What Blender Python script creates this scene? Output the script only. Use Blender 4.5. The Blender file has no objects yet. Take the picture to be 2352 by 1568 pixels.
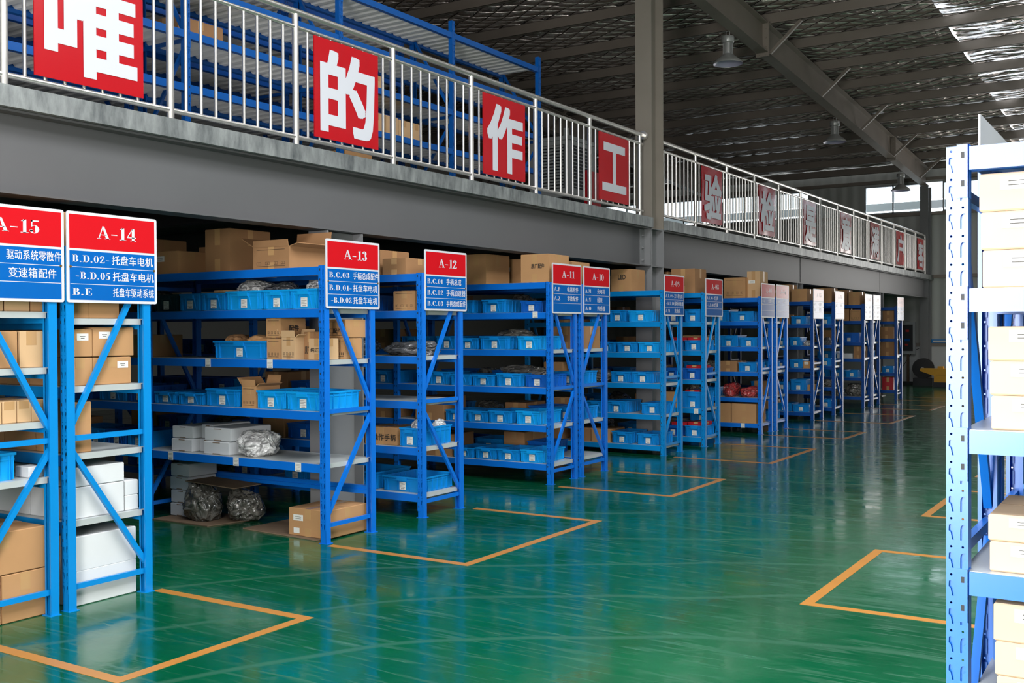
import bpy, bmesh, math, random
from mathutils import Vector, Matrix, noise
random.seed(7)
S = bpy.context.scene
COL = S.collection

# ------------------------------------------------------------------ camera
cam = bpy.data.cameras.new('camera')
cam.sensor_width = 36.0
cam.lens = 2424.9 / 2352 * 36
cam.clip_start = 0.05
cam.clip_end = 400
camo = bpy.data.objects.new('camera', cam)
COL.objects.link(camo)
F_ = 2424.924
a = Vector((2713 - 1176, 750 - 784, F_)).normalized()
b = -Vector((-2650 - 1176, 775 - 784, F_)).normalized()
b = (b - a * b.dot(a)).normalized()
c_ = b.cross(a)
if c_.y > 0: c_ = -c_
R = Matrix(((b.x, a.x, c_.x), (b.y, a.y, c_.y), (b.z, a.z, c_.z)))   # world -> image axes (right, down, forward)
right, down, fwd = Vector(R[0]), Vector(R[1]), Vector(R[2])
M = Matrix((right, -down, -fwd)).transposed().to_4x4()
M.translation = (0, 0, 1.57)
camo.matrix_world = M
S.camera = camo

# ------------------------------------------------------------------ world, lights, exposure
S.view_settings.view_transform = 'Standard'
S.view_settings.look = 'None'
S.view_settings.exposure = 0.12
S.view_settings.gamma = 1.0
S.view_settings.use_curve_mapping = False
S.cycles.max_bounces = 7
S.cycles.diffuse_bounces = 3
S.cycles.glossy_bounces = 3
S.cycles.transmission_bounces = 4
S.cycles.transparent_max_bounces = 10
S.cycles.caustics_reflective = False
S.cycles.caustics_refractive = False
S.cycles.sample_clamp_indirect = 4.0
S.cycles.use_adaptive_sampling = True
S.cycles.adaptive_threshold = 0.03

w = bpy.data.worlds.new('sky'); w.use_nodes = True
S.world = w
bg = w.node_tree.nodes['Background']
bg.inputs[0].default_value = (0.86, 0.93, 1.0, 1)
bg.inputs[1].default_value = 5.0

def area(name, loc, target, sx, sy, power, color):
    l = bpy.data.lights.new(name, 'AREA'); l.shape = 'RECTANGLE'
    l.size = sx; l.size_y = sy; l.energy = power; l.color = color
    o = bpy.data.objects.new(name, l); COL.objects.link(o)
    o.location = loc
    d = (Vector(target) - Vector(loc))
    o.rotation_euler = d.to_track_quat('-Z', 'Y').to_euler()
    return o
# daylight through the loading door in the wall right behind the camera
area('near_door_daylight', (-1.1, -1.60, 1.9), (-0.6, 3, 1.4), 2.3, 3.2, 580, (1.0, 0.975, 0.95))
# daylight through the side door of the right wall, beside the camera
area('side_door_daylight', (10.8, 3.2, 2.6), (-6, 3.2, 2.0), 8.0, 4.4, 170, (1.0, 0.965, 0.92))
# daylight through the big door in the far wall, hidden behind the right-hand rack
area('far_door_daylight', (-2.15, 30.8, 2.1), (-2.6, 10, 1.6), 3.4, 4.2, 185, (1.0, 0.97, 0.94))
# daylight through the roof light above the near end of the hall
area('roof_light_daylight', (0.2, 4.5, 7.25), (0.2, 4.5, 0), 5.0, 9.0, 1350, (0.95, 0.98, 1.0))

# ------------------------------------------------------------------ materials
def new_mat(name):
    m = bpy.data.materials.new(name); m.use_nodes = True
    return m, m.node_tree.nodes, m.node_tree.links, m.node_tree.nodes['Principled BSDF']
def plain(name, col, rough=0.5, metal=0.0, spec=0.5, noise=0.0, nscale=8.0, bump=0.0, bscale=60.0, coat=0.0):
    m, n, l, p = new_mat(name)
    p.inputs['Base Color'].default_value = (*col, 1)
    p.inputs['Roughness'].default_value = rough
    p.inputs['Metallic'].default_value = metal
    p.inputs['Specular IOR Level'].default_value = spec
    p.inputs['Coat Weight'].default_value = coat
    p.inputs['Coat Roughness'].default_value = 0.12
    tc = n.new('ShaderNodeTexCoord')
    if noise > 0:
        t = n.new('ShaderNodeTexNoise'); t.inputs['Scale'].default_value = nscale; t.inputs['Detail'].default_value = 5
        l.new(tc.outputs['Object'], t.inputs['Vector'])
        mx = n.new('ShaderNodeMix'); mx.data_type = 'RGBA'
        mx.inputs['A'].default_value = (*[c * (1 - noise) for c in col], 1)
        mx.inputs['B'].default_value = (*[min(1, c * (1 + noise)) for c in col], 1)
        l.new(t.outputs['Fac'], mx.inputs['Factor']); l.new(mx.outputs['Result'], p.inputs['Base Color'])
    if bump > 0:
        t2 = n.new('ShaderNodeTexNoise'); t2.inputs['Scale'].default_value = bscale
        l.new(tc.outputs['Object'], t2.inputs['Vector'])
        bp = n.new('ShaderNodeBump'); bp.inputs['Strength'].default_value = bump; bp.inputs['Distance'].default_value = 0.004
        l.new(t2.outputs['Fac'], bp.inputs['Height']); l.new(bp.outputs['Normal'], p.inputs['Normal'])
    return m
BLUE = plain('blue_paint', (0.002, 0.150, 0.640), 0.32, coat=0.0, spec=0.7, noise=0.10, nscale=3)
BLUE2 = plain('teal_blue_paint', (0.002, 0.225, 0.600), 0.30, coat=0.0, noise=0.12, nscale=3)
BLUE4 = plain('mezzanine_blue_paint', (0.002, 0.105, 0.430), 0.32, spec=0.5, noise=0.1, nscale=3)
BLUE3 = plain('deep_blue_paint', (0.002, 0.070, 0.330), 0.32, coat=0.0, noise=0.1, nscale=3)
DECK = plain('galvanised_shelf_panel', (0.52, 0.55, 0.55), 0.35, metal=0.2, noise=0.08, nscale=4)
DECKW = plain('white_shelf_panel', (0.80, 0.79, 0.77), 0.4)
BIN = plain('blue_plastic', (0.003, 0.225, 0.620), 0.35, noise=0.06, nscale=2)
BIN2 = plain('sky_blue_plastic', (0.004, 0.320, 0.760), 0.35, noise=0.06, nscale=2)
BIN3 = plain('royal_blue_plastic', (0.004, 0.110, 0.480), 0.35, noise=0.06, nscale=2)
BING = plain('dark_green_plastic', (0.006, 0.035, 0.045), 0.35)
CARD = plain('cardboard', (0.46, 0.250, 0.115), 0.8, spec=0.2, noise=0.10, nscale=5)
CARD2 = plain('brown_cardboard', (0.34, 0.180, 0.085), 0.8, spec=0.2, noise=0.12, nscale=5)
CARD3 = plain('pale_cardboard', (0.58, 0.37, 0.20), 0.8, spec=0.2, noise=0.08, nscale=5)
CARDD = plain('worn_cardboard', (0.22, 0.15, 0.10), 0.85, spec=0.1, noise=0.2, nscale=9)
CARD_LIT = plain('overexposed_cardboard', (0.68, 0.50, 0.35), 0.8, spec=0.2, noise=0.05)  # cardboard paled so the overexposed look sits in the colour
TAPE = plain('packing_tape', (0.50, 0.29, 0.13), 0.18, spec=0.6)
WCARD = plain('white_carton', (0.66, 0.67, 0.68), 0.7, spec=0.3, noise=0.05, nscale=6)
FOAM = plain('polystyrene_foam', (0.62, 0.63, 0.65), 0.8, spec=0.2, bump=0.2, bscale=200)
PAPER = plain('white_paper', (0.75, 0.74, 0.70), 0.6)
INK = plain('black_ink', (0.03, 0.025, 0.02), 0.7)
REDC = plain('red_carton', (0.42, 0.012, 0.02), 0.4)
REDINK = plain('red_ink', (0.6, 0.03, 0.02), 0.6)
WHITE = plain('white_board', (0.62, 0.62, 0.67), 0.3)
SRED = plain('sign_red', (0.56, 0.008, 0.014), 0.14, spec=0.3)
SBLUE = plain('sign_blue', (0.003, 0.105, 0.40), 0.14, spec=0.3)
BRED = plain('banner_red', (0.46, 0.004, 0.010), 0.25, coat=0.3)
STEEL = plain('stainless_steel', (0.88, 0.84, 0.80), 0.30, metal=0.9)
BEAMG = plain('grey_beam_paint', (0.105, 0.104, 0.108), 0.5, noise=0.10, nscale=1.2)
COLG = plain('column_grey_paint', (0.21, 0.21, 0.215), 0.5, noise=0.08, nscale=2)
COLB = plain('beige_primer', (0.235, 0.205, 0.17), 0.55, noise=0.15, nscale=2)
RAFT = plain('roof_steel_grey', (0.28, 0.235, 0.20), 0.5, noise=0.2, nscale=2)
LAMPM = plain('lamp_aluminium', (0.45, 0.45, 0.44), 0.35, metal=0.4)
LAMPI = plain('lamp_reflector', (0.62, 0.58, 0.78), 0.3, metal=0.1)
BLACK = plain('black_rubber', (0.012, 0.012, 0.014), 0.5)
DARK = plain('dark_void', (0.02, 0.021, 0.025), 0.6)
YEL = plain('machine_yellow', (0.75, 0.36, 0.01), 0.4)
LINE = plain('yellow_floor_paint', (0.45, 0.19, 0.035), 0.35, noise=0.12, nscale=6)
WALLW = plain('white_plaster', (0.66, 0.67, 0.67), 0.8, noise=0.08, nscale=1)
ACM = plain('cooler_plastic', (0.36, 0.37, 0.36), 0.5)
BRASS = plain('brass_screw', (0.5, 0.32, 0.12), 0.3, metal=0.9)
GREEN = plain('green_plastic', (0.01, 0.2, 0.08), 0.4)
FRAMEM = plain('window_frame_grey', (0.42, 0.43, 0.44), 0.4)
CANOPY = plain('outdoor_canopy', (0.30, 0.31, 0.32), 0.6)
WOODB = plain('brown_wood', (0.12, 0.07, 0.04), 0.6, noise=0.2)

def corrug_mat(name, col, scale, axis='X', rough=0.5, metal=0.0, dark=0.55):
    m, n, l, p = new_mat(name)
    tc = n.new('ShaderNodeTexCoord')
    wv = n.new('ShaderNodeTexWave'); wv.bands_direction = axis; wv.inputs['Scale'].default_value = scale
    l.new(tc.outputs['Object'], wv.inputs['Vector'])
    bp = n.new('ShaderNodeBump'); bp.inputs['Strength'].default_value = 0.8; bp.inputs['Distance'].default_value = 0.03
    l.new(wv.outputs['Fac'], bp.inputs['Height']); l.new(bp.outputs['Normal'], p.inputs['Normal'])
    p.inputs['Base Color'].default_value = (*col, 1)
    p.inputs['Roughness'].default_value = rough; p.inputs['Metallic'].default_value = metal
    return m
CORR = corrug_mat('corrugated_wall', (0.52, 0.53, 0.50), 1.0)

def floor_mat():
    m, n, l, p = new_mat('green_epoxy')
    tc = n.new('ShaderNodeTexCoord')
    n1 = n.new('ShaderNodeTexNoise'); n1.inputs['Scale'].default_value = 0.8; n1.inputs['Detail'].default_value = 6; n1.inputs['Roughness'].default_value = 0.6
    l.new(tc.outputs['Object'], n1.inputs['Vector'])
    r = n.new('ShaderNodeValToRGB')
    r.color_ramp.elements[0].position = 0.3; r.color_ramp.elements[0].color = (0.000, 0.064, 0.025, 1)
    r.color_ramp.elements[1].position = 0.75; r.color_ramp.elements[1].color = (0.003, 0.115, 0.046, 1)
    l.new(n1.outputs['Fac'], r.inputs['Fac'])
    # scuffs: stretched noise, thresholded
    mp = n.new('ShaderNodeMapping'); mp.inputs['Rotation'].default_value = (0, 0, 0.5); mp.inputs['Scale'].default_value = (1.2, 14, 1)
    l.new(tc.outputs['Object'], mp.inputs['Vector'])
    n2 = n.new('ShaderNodeTexNoise'); n2.inputs['Scale'].default_value = 1.6; n2.inputs['Detail'].default_value = 7; n2.inputs['Distortion'].default_value = 1.2
    l.new(mp.outputs['Vector'], n2.inputs['Vector'])
    r2 = n.new('ShaderNodeValToRGB')
    r2.color_ramp.elements[0].position = 0.54; r2.color_ramp.elements[0].color = (0, 0, 0, 1)
    r2.color_ramp.elements[1].position = 0.80; r2.color_ramp.elements[1].color = (1, 1, 1, 1)
    l.new(n2.outputs['Fac'], r2.inputs['Fac'])
    # curved wheel marks
    vo = n.new('ShaderNodeTexWave'); vo.wave_type = 'RINGS'; vo.rings_direction = 'Z'; vo.inputs['Scale'].default_value = 0.33; vo.inputs['Distortion'].default_value = 9; vo.inputs['Detail'].default_value = 3; vo.inputs['Detail Scale'].default_value = 0.5
    l.new(tc.outputs['Object'], vo.inputs['Vector'])
    r3 = n.new('ShaderNodeValToRGB')
    r3.color_ramp.elements[0].position = 0.985; r3.color_ramp.elements[0].color = (0, 0, 0, 1)
    r3.color_ramp.elements[1].position = 1.0; r3.color_ramp.elements[1].color = (.45, .45, .45, 1)
    l.new(vo.outputs['Fac'], r3.inputs['Fac'])
    ad = n.new('ShaderNodeMath'); ad.operation = 'MAXIMUM'
    l.new(r2.outputs['Color'], ad.inputs[0]); l.new(r3.outputs['Color'], ad.inputs[1])
    ml = n.new('ShaderNodeMath'); ml.operation = 'MULTIPLY'; ml.inputs[1].default_value = 0.42
    l.new(ad.outputs[0], ml.inputs[0])
    mx = n.new('ShaderNodeMix'); mx.data_type = 'RGBA'; mx.inputs['B'].default_value = (0.12, 0.25, 0.18, 1)
    l.new(ml.outputs[0], mx.inputs['Factor']); l.new(r.outputs['Color'], mx.inputs['A'])
    l.new(mx.outputs['Result'], p.inputs['Base Color'])
    n3 = n.new('ShaderNodeTexNoise'); n3.inputs['Scale'].default_value = 5; n3.inputs['Detail'].default_value = 8
    l.new(tc.outputs['Object'], n3.inputs['Vector'])
    rr = n.new('ShaderNodeMapRange'); rr.inputs['From Min'].default_value = 0.3; rr.inputs['From Max'].default_value = 0.75
    rr.inputs['To Min'].default_value = 0.07; rr.inputs['To Max'].default_value = 0.20
    l.new(n3.outputs['Fac'], rr.inputs['Value'])
    ad2 = n.new('ShaderNodeMath'); ad2.operation = 'MULTIPLY_ADD'; ad2.inputs[1].default_value = 0.5
    l.new(ml.outputs[0], ad2.inputs[0]); l.new(rr.outputs['Result'], ad2.inputs[2]); l.new(ad2.outputs[0], p.inputs['Roughness'])
    n4 = n.new('ShaderNodeTexNoise'); n4.inputs['Scale'].default_value = 7; n4.inputs['Detail'].default_value = 3
    l.new(tc.outputs['Object'], n4.inputs['Vector'])
    bp = n.new('ShaderNodeBump'); bp.inputs['Strength'].default_value = 0.12; bp.inputs['Distance'].default_value = 0.01
    l.new(n4.outputs['Fac'], bp.inputs['Height']); l.new(bp.outputs['Normal'], p.inputs['Normal'])
    p.inputs['Specular IOR Level'].default_value = 0.85
    p.inputs['Coat Weight'].default_value = 0.0; p.inputs['Coat Roughness'].default_value = 0.08
    return m
FLOOR = floor_mat()

def concrete_mat():
    m, n, l, p = new_mat('galvanised_deck_edge')
    tc = n.new('ShaderNodeTexCoord')
    mp = n.new('ShaderNodeMapping'); mp.inputs['Scale'].default_value = (1, 3.0, 1.0)
    l.new(tc.outputs['Object'], mp.inputs['Vector'])
    t = n.new('ShaderNodeTexNoise'); t.inputs['Scale'].default_value = 3.2; t.inputs['Detail'].default_value = 8; t.inputs['Roughness'].default_value = 0.65
    l.new(mp.outputs['Vector'], t.inputs['Vector'])
    r = n.new('ShaderNodeValToRGB')
    r.color_ramp.elements[0].position = 0.30; r.color_ramp.elements[0].color = (0.11, 0.12, 0.125, 1)
    r.color_ramp.elements[1].position = 0.72; r.color_ramp.elements[1].color = (0.42, 0.435, 0.43, 1)
    l.new(t.outputs['Fac'], r.inputs['Fac']); l.new(r.outputs['Color'], p.inputs['Base Color'])
    p.inputs['Roughness'].default_value = 0.42; p.inputs['Metallic'].default_value = 0.45
    bp = n.new('ShaderNodeBump'); bp.inputs['Strength'].default_value = 0.3; bp.inputs['Distance'].default_value = 0.01
    l.new(t.outputs['Fac'], bp.inputs['Height']); l.new(bp.outputs['Normal'], p.inputs['Normal'])
    return m
SLAB = concrete_mat()

def foil_mat(name, transl):
    """quilted silver insulation foil under the roof sheets, on wire netting"""
    m, n, l, p = new_mat(name)
    tc = n.new('ShaderNodeTexCoord')
    sep = n.new('ShaderNodeSeparateXYZ'); l.new(tc.outputs['Object'], sep.inputs[0])
    # diamond net: two diagonal wave sets
    def diag(sign):
        mm = n.new('ShaderNodeMath'); mm.operation = 'MULTIPLY_ADD'; mm.inputs[1].default_value = sign * 0.62
        l.new(sep.outputs['X'], mm.inputs[0]); l.new(sep.outputs['Y'], mm.inputs[2])
        s = n.new('ShaderNodeMath'); s.operation = 'MULTIPLY'; s.inputs[1].default_value = 10.5
        l.new(mm.outputs[0], s.inputs[0])
        c = n.new('ShaderNodeMath'); c.operation = 'SINE'; l.new(s.outputs[0], c.inputs[0])
        ab = n.new('ShaderNodeMath'); ab.operation = 'ABSOLUTE'; l.new(c.outputs[0], ab.inputs[0])
        return ab
    d1, d2 = diag(1), diag(-1)
    mn = n.new('ShaderNodeMath'); mn.operation = 'MINIMUM'; l.new(d1.outputs[0], mn.inputs[0]); l.new(d2.outputs[0], mn.inputs[1])
    pw = n.new('ShaderNodeMath'); pw.operation = 'POWER'; pw.inputs[1].default_value = 0.45; l.new(mn.outputs[0], pw.inputs[0])
    nz = n.new('ShaderNodeTexNoise'); nz.inputs['Scale'].default_value = 4.0; nz.inputs['Detail'].default_value = 3; nz.inputs['Distortion'].default_value = 0.8
    l.new(tc.outputs['Object'], nz.inputs['Vector'])
    ad = n.new('ShaderNodeMath'); ad.operation = 'MULTIPLY_ADD'; ad.inputs[1].default_value = 0.55
    l.new(nz.outputs['Fac'], ad.inputs[0]); l.new(pw.outputs[0], ad.inputs[2])
    bp = n.new('ShaderNodeBump'); bp.inputs['Strength'].default_value = 1.0; bp.inputs['Distance'].default_value = 0.16
    l.new(ad.outputs[0], bp.inputs['Height']); l.new(bp.outputs['Normal'], p.inputs['Normal'])
    net = n.new('ShaderNodeMath'); net.operation = 'GREATER_THAN'; net.inputs[1].default_value = 0.12; l.new(mn.outputs[0], net.inputs[0])
    mx = n.new('ShaderNodeMix'); mx.data_type = 'RGBA'
    mx.inputs['A'].default_value = (0.05, 0.045, 0.04, 1); mx.inputs['B'].default_value = (0.95, 0.84, 0.78, 1)
    l.new(net.outputs[0], mx.inputs['Factor']); l.new(mx.outputs['Result'], p.inputs['Base Color'])
    p.inputs['Metallic'].default_value = 0.65; p.inputs['Roughness'].default_value = 0.24
    if transl:
        tr = n.new('ShaderNodeBsdfTranslucent'); 
        mc = n.new('ShaderNodeMix'); mc.data_type = 'RGBA'
        mc.inputs['A'].default_value = (0.05, 0.05, 0.05, 1); mc.inputs['B'].default_value = (0.95, 0.95, 0.95, 1)
        l.new(net.outputs[0], mc.inputs['Factor']); l.new(mc.outputs['Result'], tr.inputs['Color'])
        n5 = n.new('ShaderNodeTexNoise'); n5.inputs['Scale'].default_value = 1.3; n5.inputs['Detail'].default_value = 7
        mp = n.new('ShaderNodeMapping'); mp.inputs['Scale'].default_value = (1, 5, 1); l.new(tc.outputs['Object'], mp.inputs['Vector']); l.new(mp.outputs['Vector'], n5.inputs['Vector'])
        rp = n.new('ShaderNodeValToRGB'); rp.color_ramp.elements[0].position = 0.50; rp.color_ramp.elements[1].position = 0.72
        l.new(n5.outputs['Fac'], rp.inputs['Fac'])
        ml = n.new('ShaderNodeMath'); ml.operation = 'MULTIPLY'; ml.inputs[1].default_value = 0.8; l.new(rp.outputs['Color'], ml.inputs[0])
        ms = n.new('ShaderNodeMixShader'); l.new(ml.outputs[0], ms.inputs['Fac'])
        out = n['Material Output']
        l.new(p.outputs['BSDF'], ms.inputs[1]); l.new(tr.outputs['BSDF'], ms.inputs[2]); l.new(ms.outputs['Shader'], out.inputs['Surface'])
    return m
FOIL = foil_mat('insulation_foil', False)
FOILT = foil_mat('skylight_behind_net', True)

def film_mat(name, col, fac):
    m, n, l, p = new_mat(name)
    p.inputs['Base Color'].default_value = (*col, 1); p.inputs['Roughness'].default_value = 0.10
    p.inputs['Specular IOR Level'].default_value = 1.0
    tc = n.new('ShaderNodeTexCoord'); t = n.new('ShaderNodeTexNoise'); t.inputs['Scale'].default_value = 2.0; t.inputs['Detail'].default_value = 2; t.inputs['Distortion'].default_value = 1.6
    l.new(tc.outputs['Object'], t.inputs['Vector'])
    bp = n.new('ShaderNodeBump'); bp.inputs['Strength'].default_value = 0.7; bp.inputs['Distance'].default_value = 0.05
    l.new(t.outputs['Fac'], bp.inputs['Height']); l.new(bp.outputs['Normal'], p.inputs['Normal'])
    r = n.new('ShaderNodeValToRGB'); r.color_ramp.elements[0].position = 0.35; r.color_ramp.elements[1].position = 0.62
    r.color_ramp.elements[0].color = (*[c * 0.35 for c in col], 1); r.color_ramp.elements[1].color = (*[min(1, c * 1.25) for c in col], 1)
    l.new(t.outputs['Fac'], r.inputs['Fac']); l.new(r.outputs['Color'], p.inputs['Base Color'])
    tr = n.new('ShaderNodeBsdfTransparent'); ms = n.new('ShaderNodeMixShader'); ms.inputs['Fac'].default_value = fac
    l.new(tr.outputs['BSDF'], ms.inputs[1]); l.new(p.outputs['BSDF'], ms.inputs[2]); l.new(ms.outputs['Shader'], n['Material Output'].inputs['Surface'])
    return m
FILM = film_mat('clear_plastic_film', (0.75, 0.74, 0.73), 0.80)
FILMG = film_mat('grey_plastic_film', (0.13, 0.13, 0.14), 0.95)
FILMD = film_mat('plastic_over_dark_parts', (0.17, 0.16, 0.14), 0.92)
FILMR = film_mat('plastic_over_red_parts', (0.45, 0.05, 0.05), 0.95)
FILMW = film_mat('white_carrier_plastic', (0.66, 0.66, 0.68), 0.97)

def glass_mat():
    m, n, l, p = new_mat('window_glass')
    tr = n.new('ShaderNodeBsdfTransparent'); tr.inputs['Color'].default_value = (0.93, 0.96, 0.96, 1)
    gl = n.new('ShaderNodeBsdfGlossy'); gl.inputs['Roughness'].default_value = 0.03
    fr = n.new('ShaderNodeFresnel'); fr.inputs['IOR'].default_value = 1.45
    ms = n.new('ShaderNodeMixShader'); l.new(fr.outputs['Fac'], ms.inputs['Fac'])
    l.new(tr.outputs['BSDF'], ms.inputs[1]); l.new(gl.outputs['BSDF'], ms.inputs[2]); l.new(ms.outputs['Shader'], n['Material Output'].inputs['Surface'])
    return m
GLASS = glass_mat()

# ------------------------------------------------------------------ mesh helpers
class MB:
    def __init__(s): s.v = []; s.f = []; s.mi = []; s.mats = []; s.sm = []
    def m(s, mat):
        if mat not in s.mats: s.mats.append(mat)
        return s.mats.index(mat)
    def add(s, vs, fs, mat, smooth=False):
        k = len(s.v); i = s.m(mat)
        s.v += [tuple(v) for v in vs]
        for f in fs: s.f.append([k + q for q in f]); s.mi.append(i); s.sm.append(smooth)
    def box(s, x0, x1, y0, y1, z0, z1, mat):
        s.add([(x0,y0,z0),(x1,y0,z0),(x1,y1,z0),(x0,y1,z0),(x0,y0,z1),(x1,y0,z1),(x1,y1,z1),(x0,y1,z1)],
              [(0,3,2,1),(4,5,6,7),(0,1,5,4),(1,2,6,5),(2,3,7,6),(3,0,4,7)], mat)
    def frus(s, b, t, z0, z1, mat):       # b,t = (x0,x1,y0,y1)
        s.add([(b[0],b[2],z0),(b[1],b[2],z0),(b[1],b[3],z0),(b[0],b[3],z0),(t[0],t[2],z1),(t[1],t[2],z1),(t[1],t[3],z1),(t[0],t[3],z1)],
              [(0,3,2,1),(4,5,6,7),(0,1,5,4),(1,2,6,5),(2,3,7,6),(3,0,4,7)], mat)
    def bar(s, p, q, w_, h_, mat, up=(0,0,1)):
        p, q = Vector(p), Vector(q); d = (q - p).normalized(); u = Vector(up)
        if abs(d.dot(u)) > 0.99: u = Vector((1,0,0))
        x = d.cross(u).normalized(); y = x.cross(d).normalized()
        vs = []
        for e in (p, q):
            for sx, sy in ((-1,-1),(1,-1),(1,1),(-1,1)): vs.append(e + x * sx * w_ / 2 + y * sy * h_ / 2)
        s.add(vs, [(0,1,2,3),(7,6,5,4),(0,4,5,1),(1,5,6,2),(2,6,7,3),(3,7,4,0)], mat)
    def tube(s, p, q, r, mat, n=12, r2=None):
        p, q = Vector(p), Vector(q); d = (q - p).normalized(); u = Vector((0,0,1)) if abs(d.z) < 0.9 else Vector((1,0,0))
        x = d.cross(u).normalized(); y = x.cross(d).normalized(); r2 = r if r2 is None else r2
        vs = [p + (x * math.cos(t) + y * math.sin(t)) * r for t in [2*math.pi*i/n for i in range(n)]]
        vs += [q + (x * math.cos(t) + y * math.sin(t)) * r2 for t in [2*math.pi*i/n for i in range(n)]]
        s.add(vs, [(i, i+n, (i+1) % n + n, (i+1) % n) for i in range(n)], mat, True)
        s.add(vs[:n], [tuple(range(n))], mat); s.add(vs[n:], [tuple(reversed(range(n)))], mat)
    def lathe(s, prof, c, mat, n=28):
        k = len(prof); vs = []
        for i in range(n):
            t = 2*math.pi*i/n
            for r, z in prof: vs.append((c[0]+r*math.cos(t), c[1]+r*math.sin(t), c[2]+z))
        fs = [(i*k+j, ((i+1)%n)*k+j, ((i+1)%n)*k+j+1, i*k+j+1) for i in range(n) for j in range(k-1)]
        s.add(vs, fs, mat, True)
    def quad(s, a, b, c, d, mat): s.add([a,b,c,d], [(0,1,2,3)], mat)
    def merge(s, me, mat, fn):
        s.add([fn(v) for v in me[0]], me[1], mat)
    def mesh(s, name):
        me = bpy.data.meshes.new(name); me.from_pydata(s.v, [], s.f)
        for m_ in s.mats: me.materials.append(m_)
        me.polygons.foreach_set('material_index', s.mi); me.polygons.foreach_set('use_smooth', s.sm)
        me.update(); return me
def obj(name, data, parent=None, loc=(0,0,0), rz=0, scale=None):
    o = bpy.data.objects.new(name, data.mesh(name) if isinstance(data, MB) else data)
    COL.objects.link(o); o.location = loc; o.rotation_euler = (0,0,rz)
    if scale: o.scale = scale
    if parent: o.parent = parent
    return o
def tag(o, label, cat, group=None):
    o['label'] = label; o['category'] = cat
    if group: o['group'] = group
    return o
def thing(name, label, cat, loc=(0,0,0), rz=0, group=None):
    o = bpy.data.objects.new(name, None); COL.objects.link(o); o.location = loc; o.rotation_euler = (0,0,rz)
    return tag(o, label, cat, group)
def struct(name, mb):
    o = obj(name, mb); o['kind'] = 'structure'; return o

# ------------------------------------------------------------------ lettering
_tx = {}
def glyph_mesh(ch):
    """flat outline of one character, scaled to its own bounds 0..1; returns verts, faces, aspect"""
    if ch in _tx: return _tx[ch]
    c = bpy.data.curves.new('character', 'FONT'); c.body = ch; c.resolution_u = 3
    o = bpy.data.objects.new('character', c); COL.objects.link(o)
    dg = bpy.context.evaluated_depsgraph_get()
    me = bpy.data.meshes.new_from_object(o.evaluated_get(dg))
    vs = [(v.co.x, v.co.y) for v in me.vertices]; fs = [tuple(p.vertices) for p in me.polygons]
    bpy.data.objects.remove(o); bpy.data.curves.remove(c); bpy.data.meshes.remove(me)
    _tx[ch] = (vs, fs); return _tx[ch]
def P_(*pts): return (list(pts), [tuple(range(len(pts)))])
def ln(x0, y0, x1, y1, w_):
    dx, dy = x1-x0, y1-y0; L = math.hypot(dx, dy); nx, ny = -dy/L*w_/2, dx/L*w_/2
    return P_((x0+nx,y0+ny),(x0-nx,y0-ny),(x1-nx,y1-ny),(x1+nx,y1+ny))
def arc(cx, cy, rx, ry, a0, a1, th, tn, n=14):
    vs = []
    for i in range(n+1):
        t = math.radians(a0+(a1-a0)*i/n); cc, ss = math.cos(t), math.sin(t)
        wd = tn+(th-tn)*abs(cc)**1.3
        vs += [(cx+(rx+wd/2*0.5)*cc, cy+(ry)*ss), (cx+(rx-wd)*cc, cy+(ry-tn)*ss)]
    return (vs, [(2*i, 2*i+2, 2*i+3, 2*i+1) for i in range(n)])
TH, TN = 0.17, 0.05
def serif(x0, x1, y, up=1): return P_((x0,y),(x1,y),(x1,y+0.045*up),(x0,y+0.045*up))
def vst(x): return P_((x-TH/2,0),(x+TH/2,0),(x+TH/2,1),(x-TH/2,1))
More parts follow.
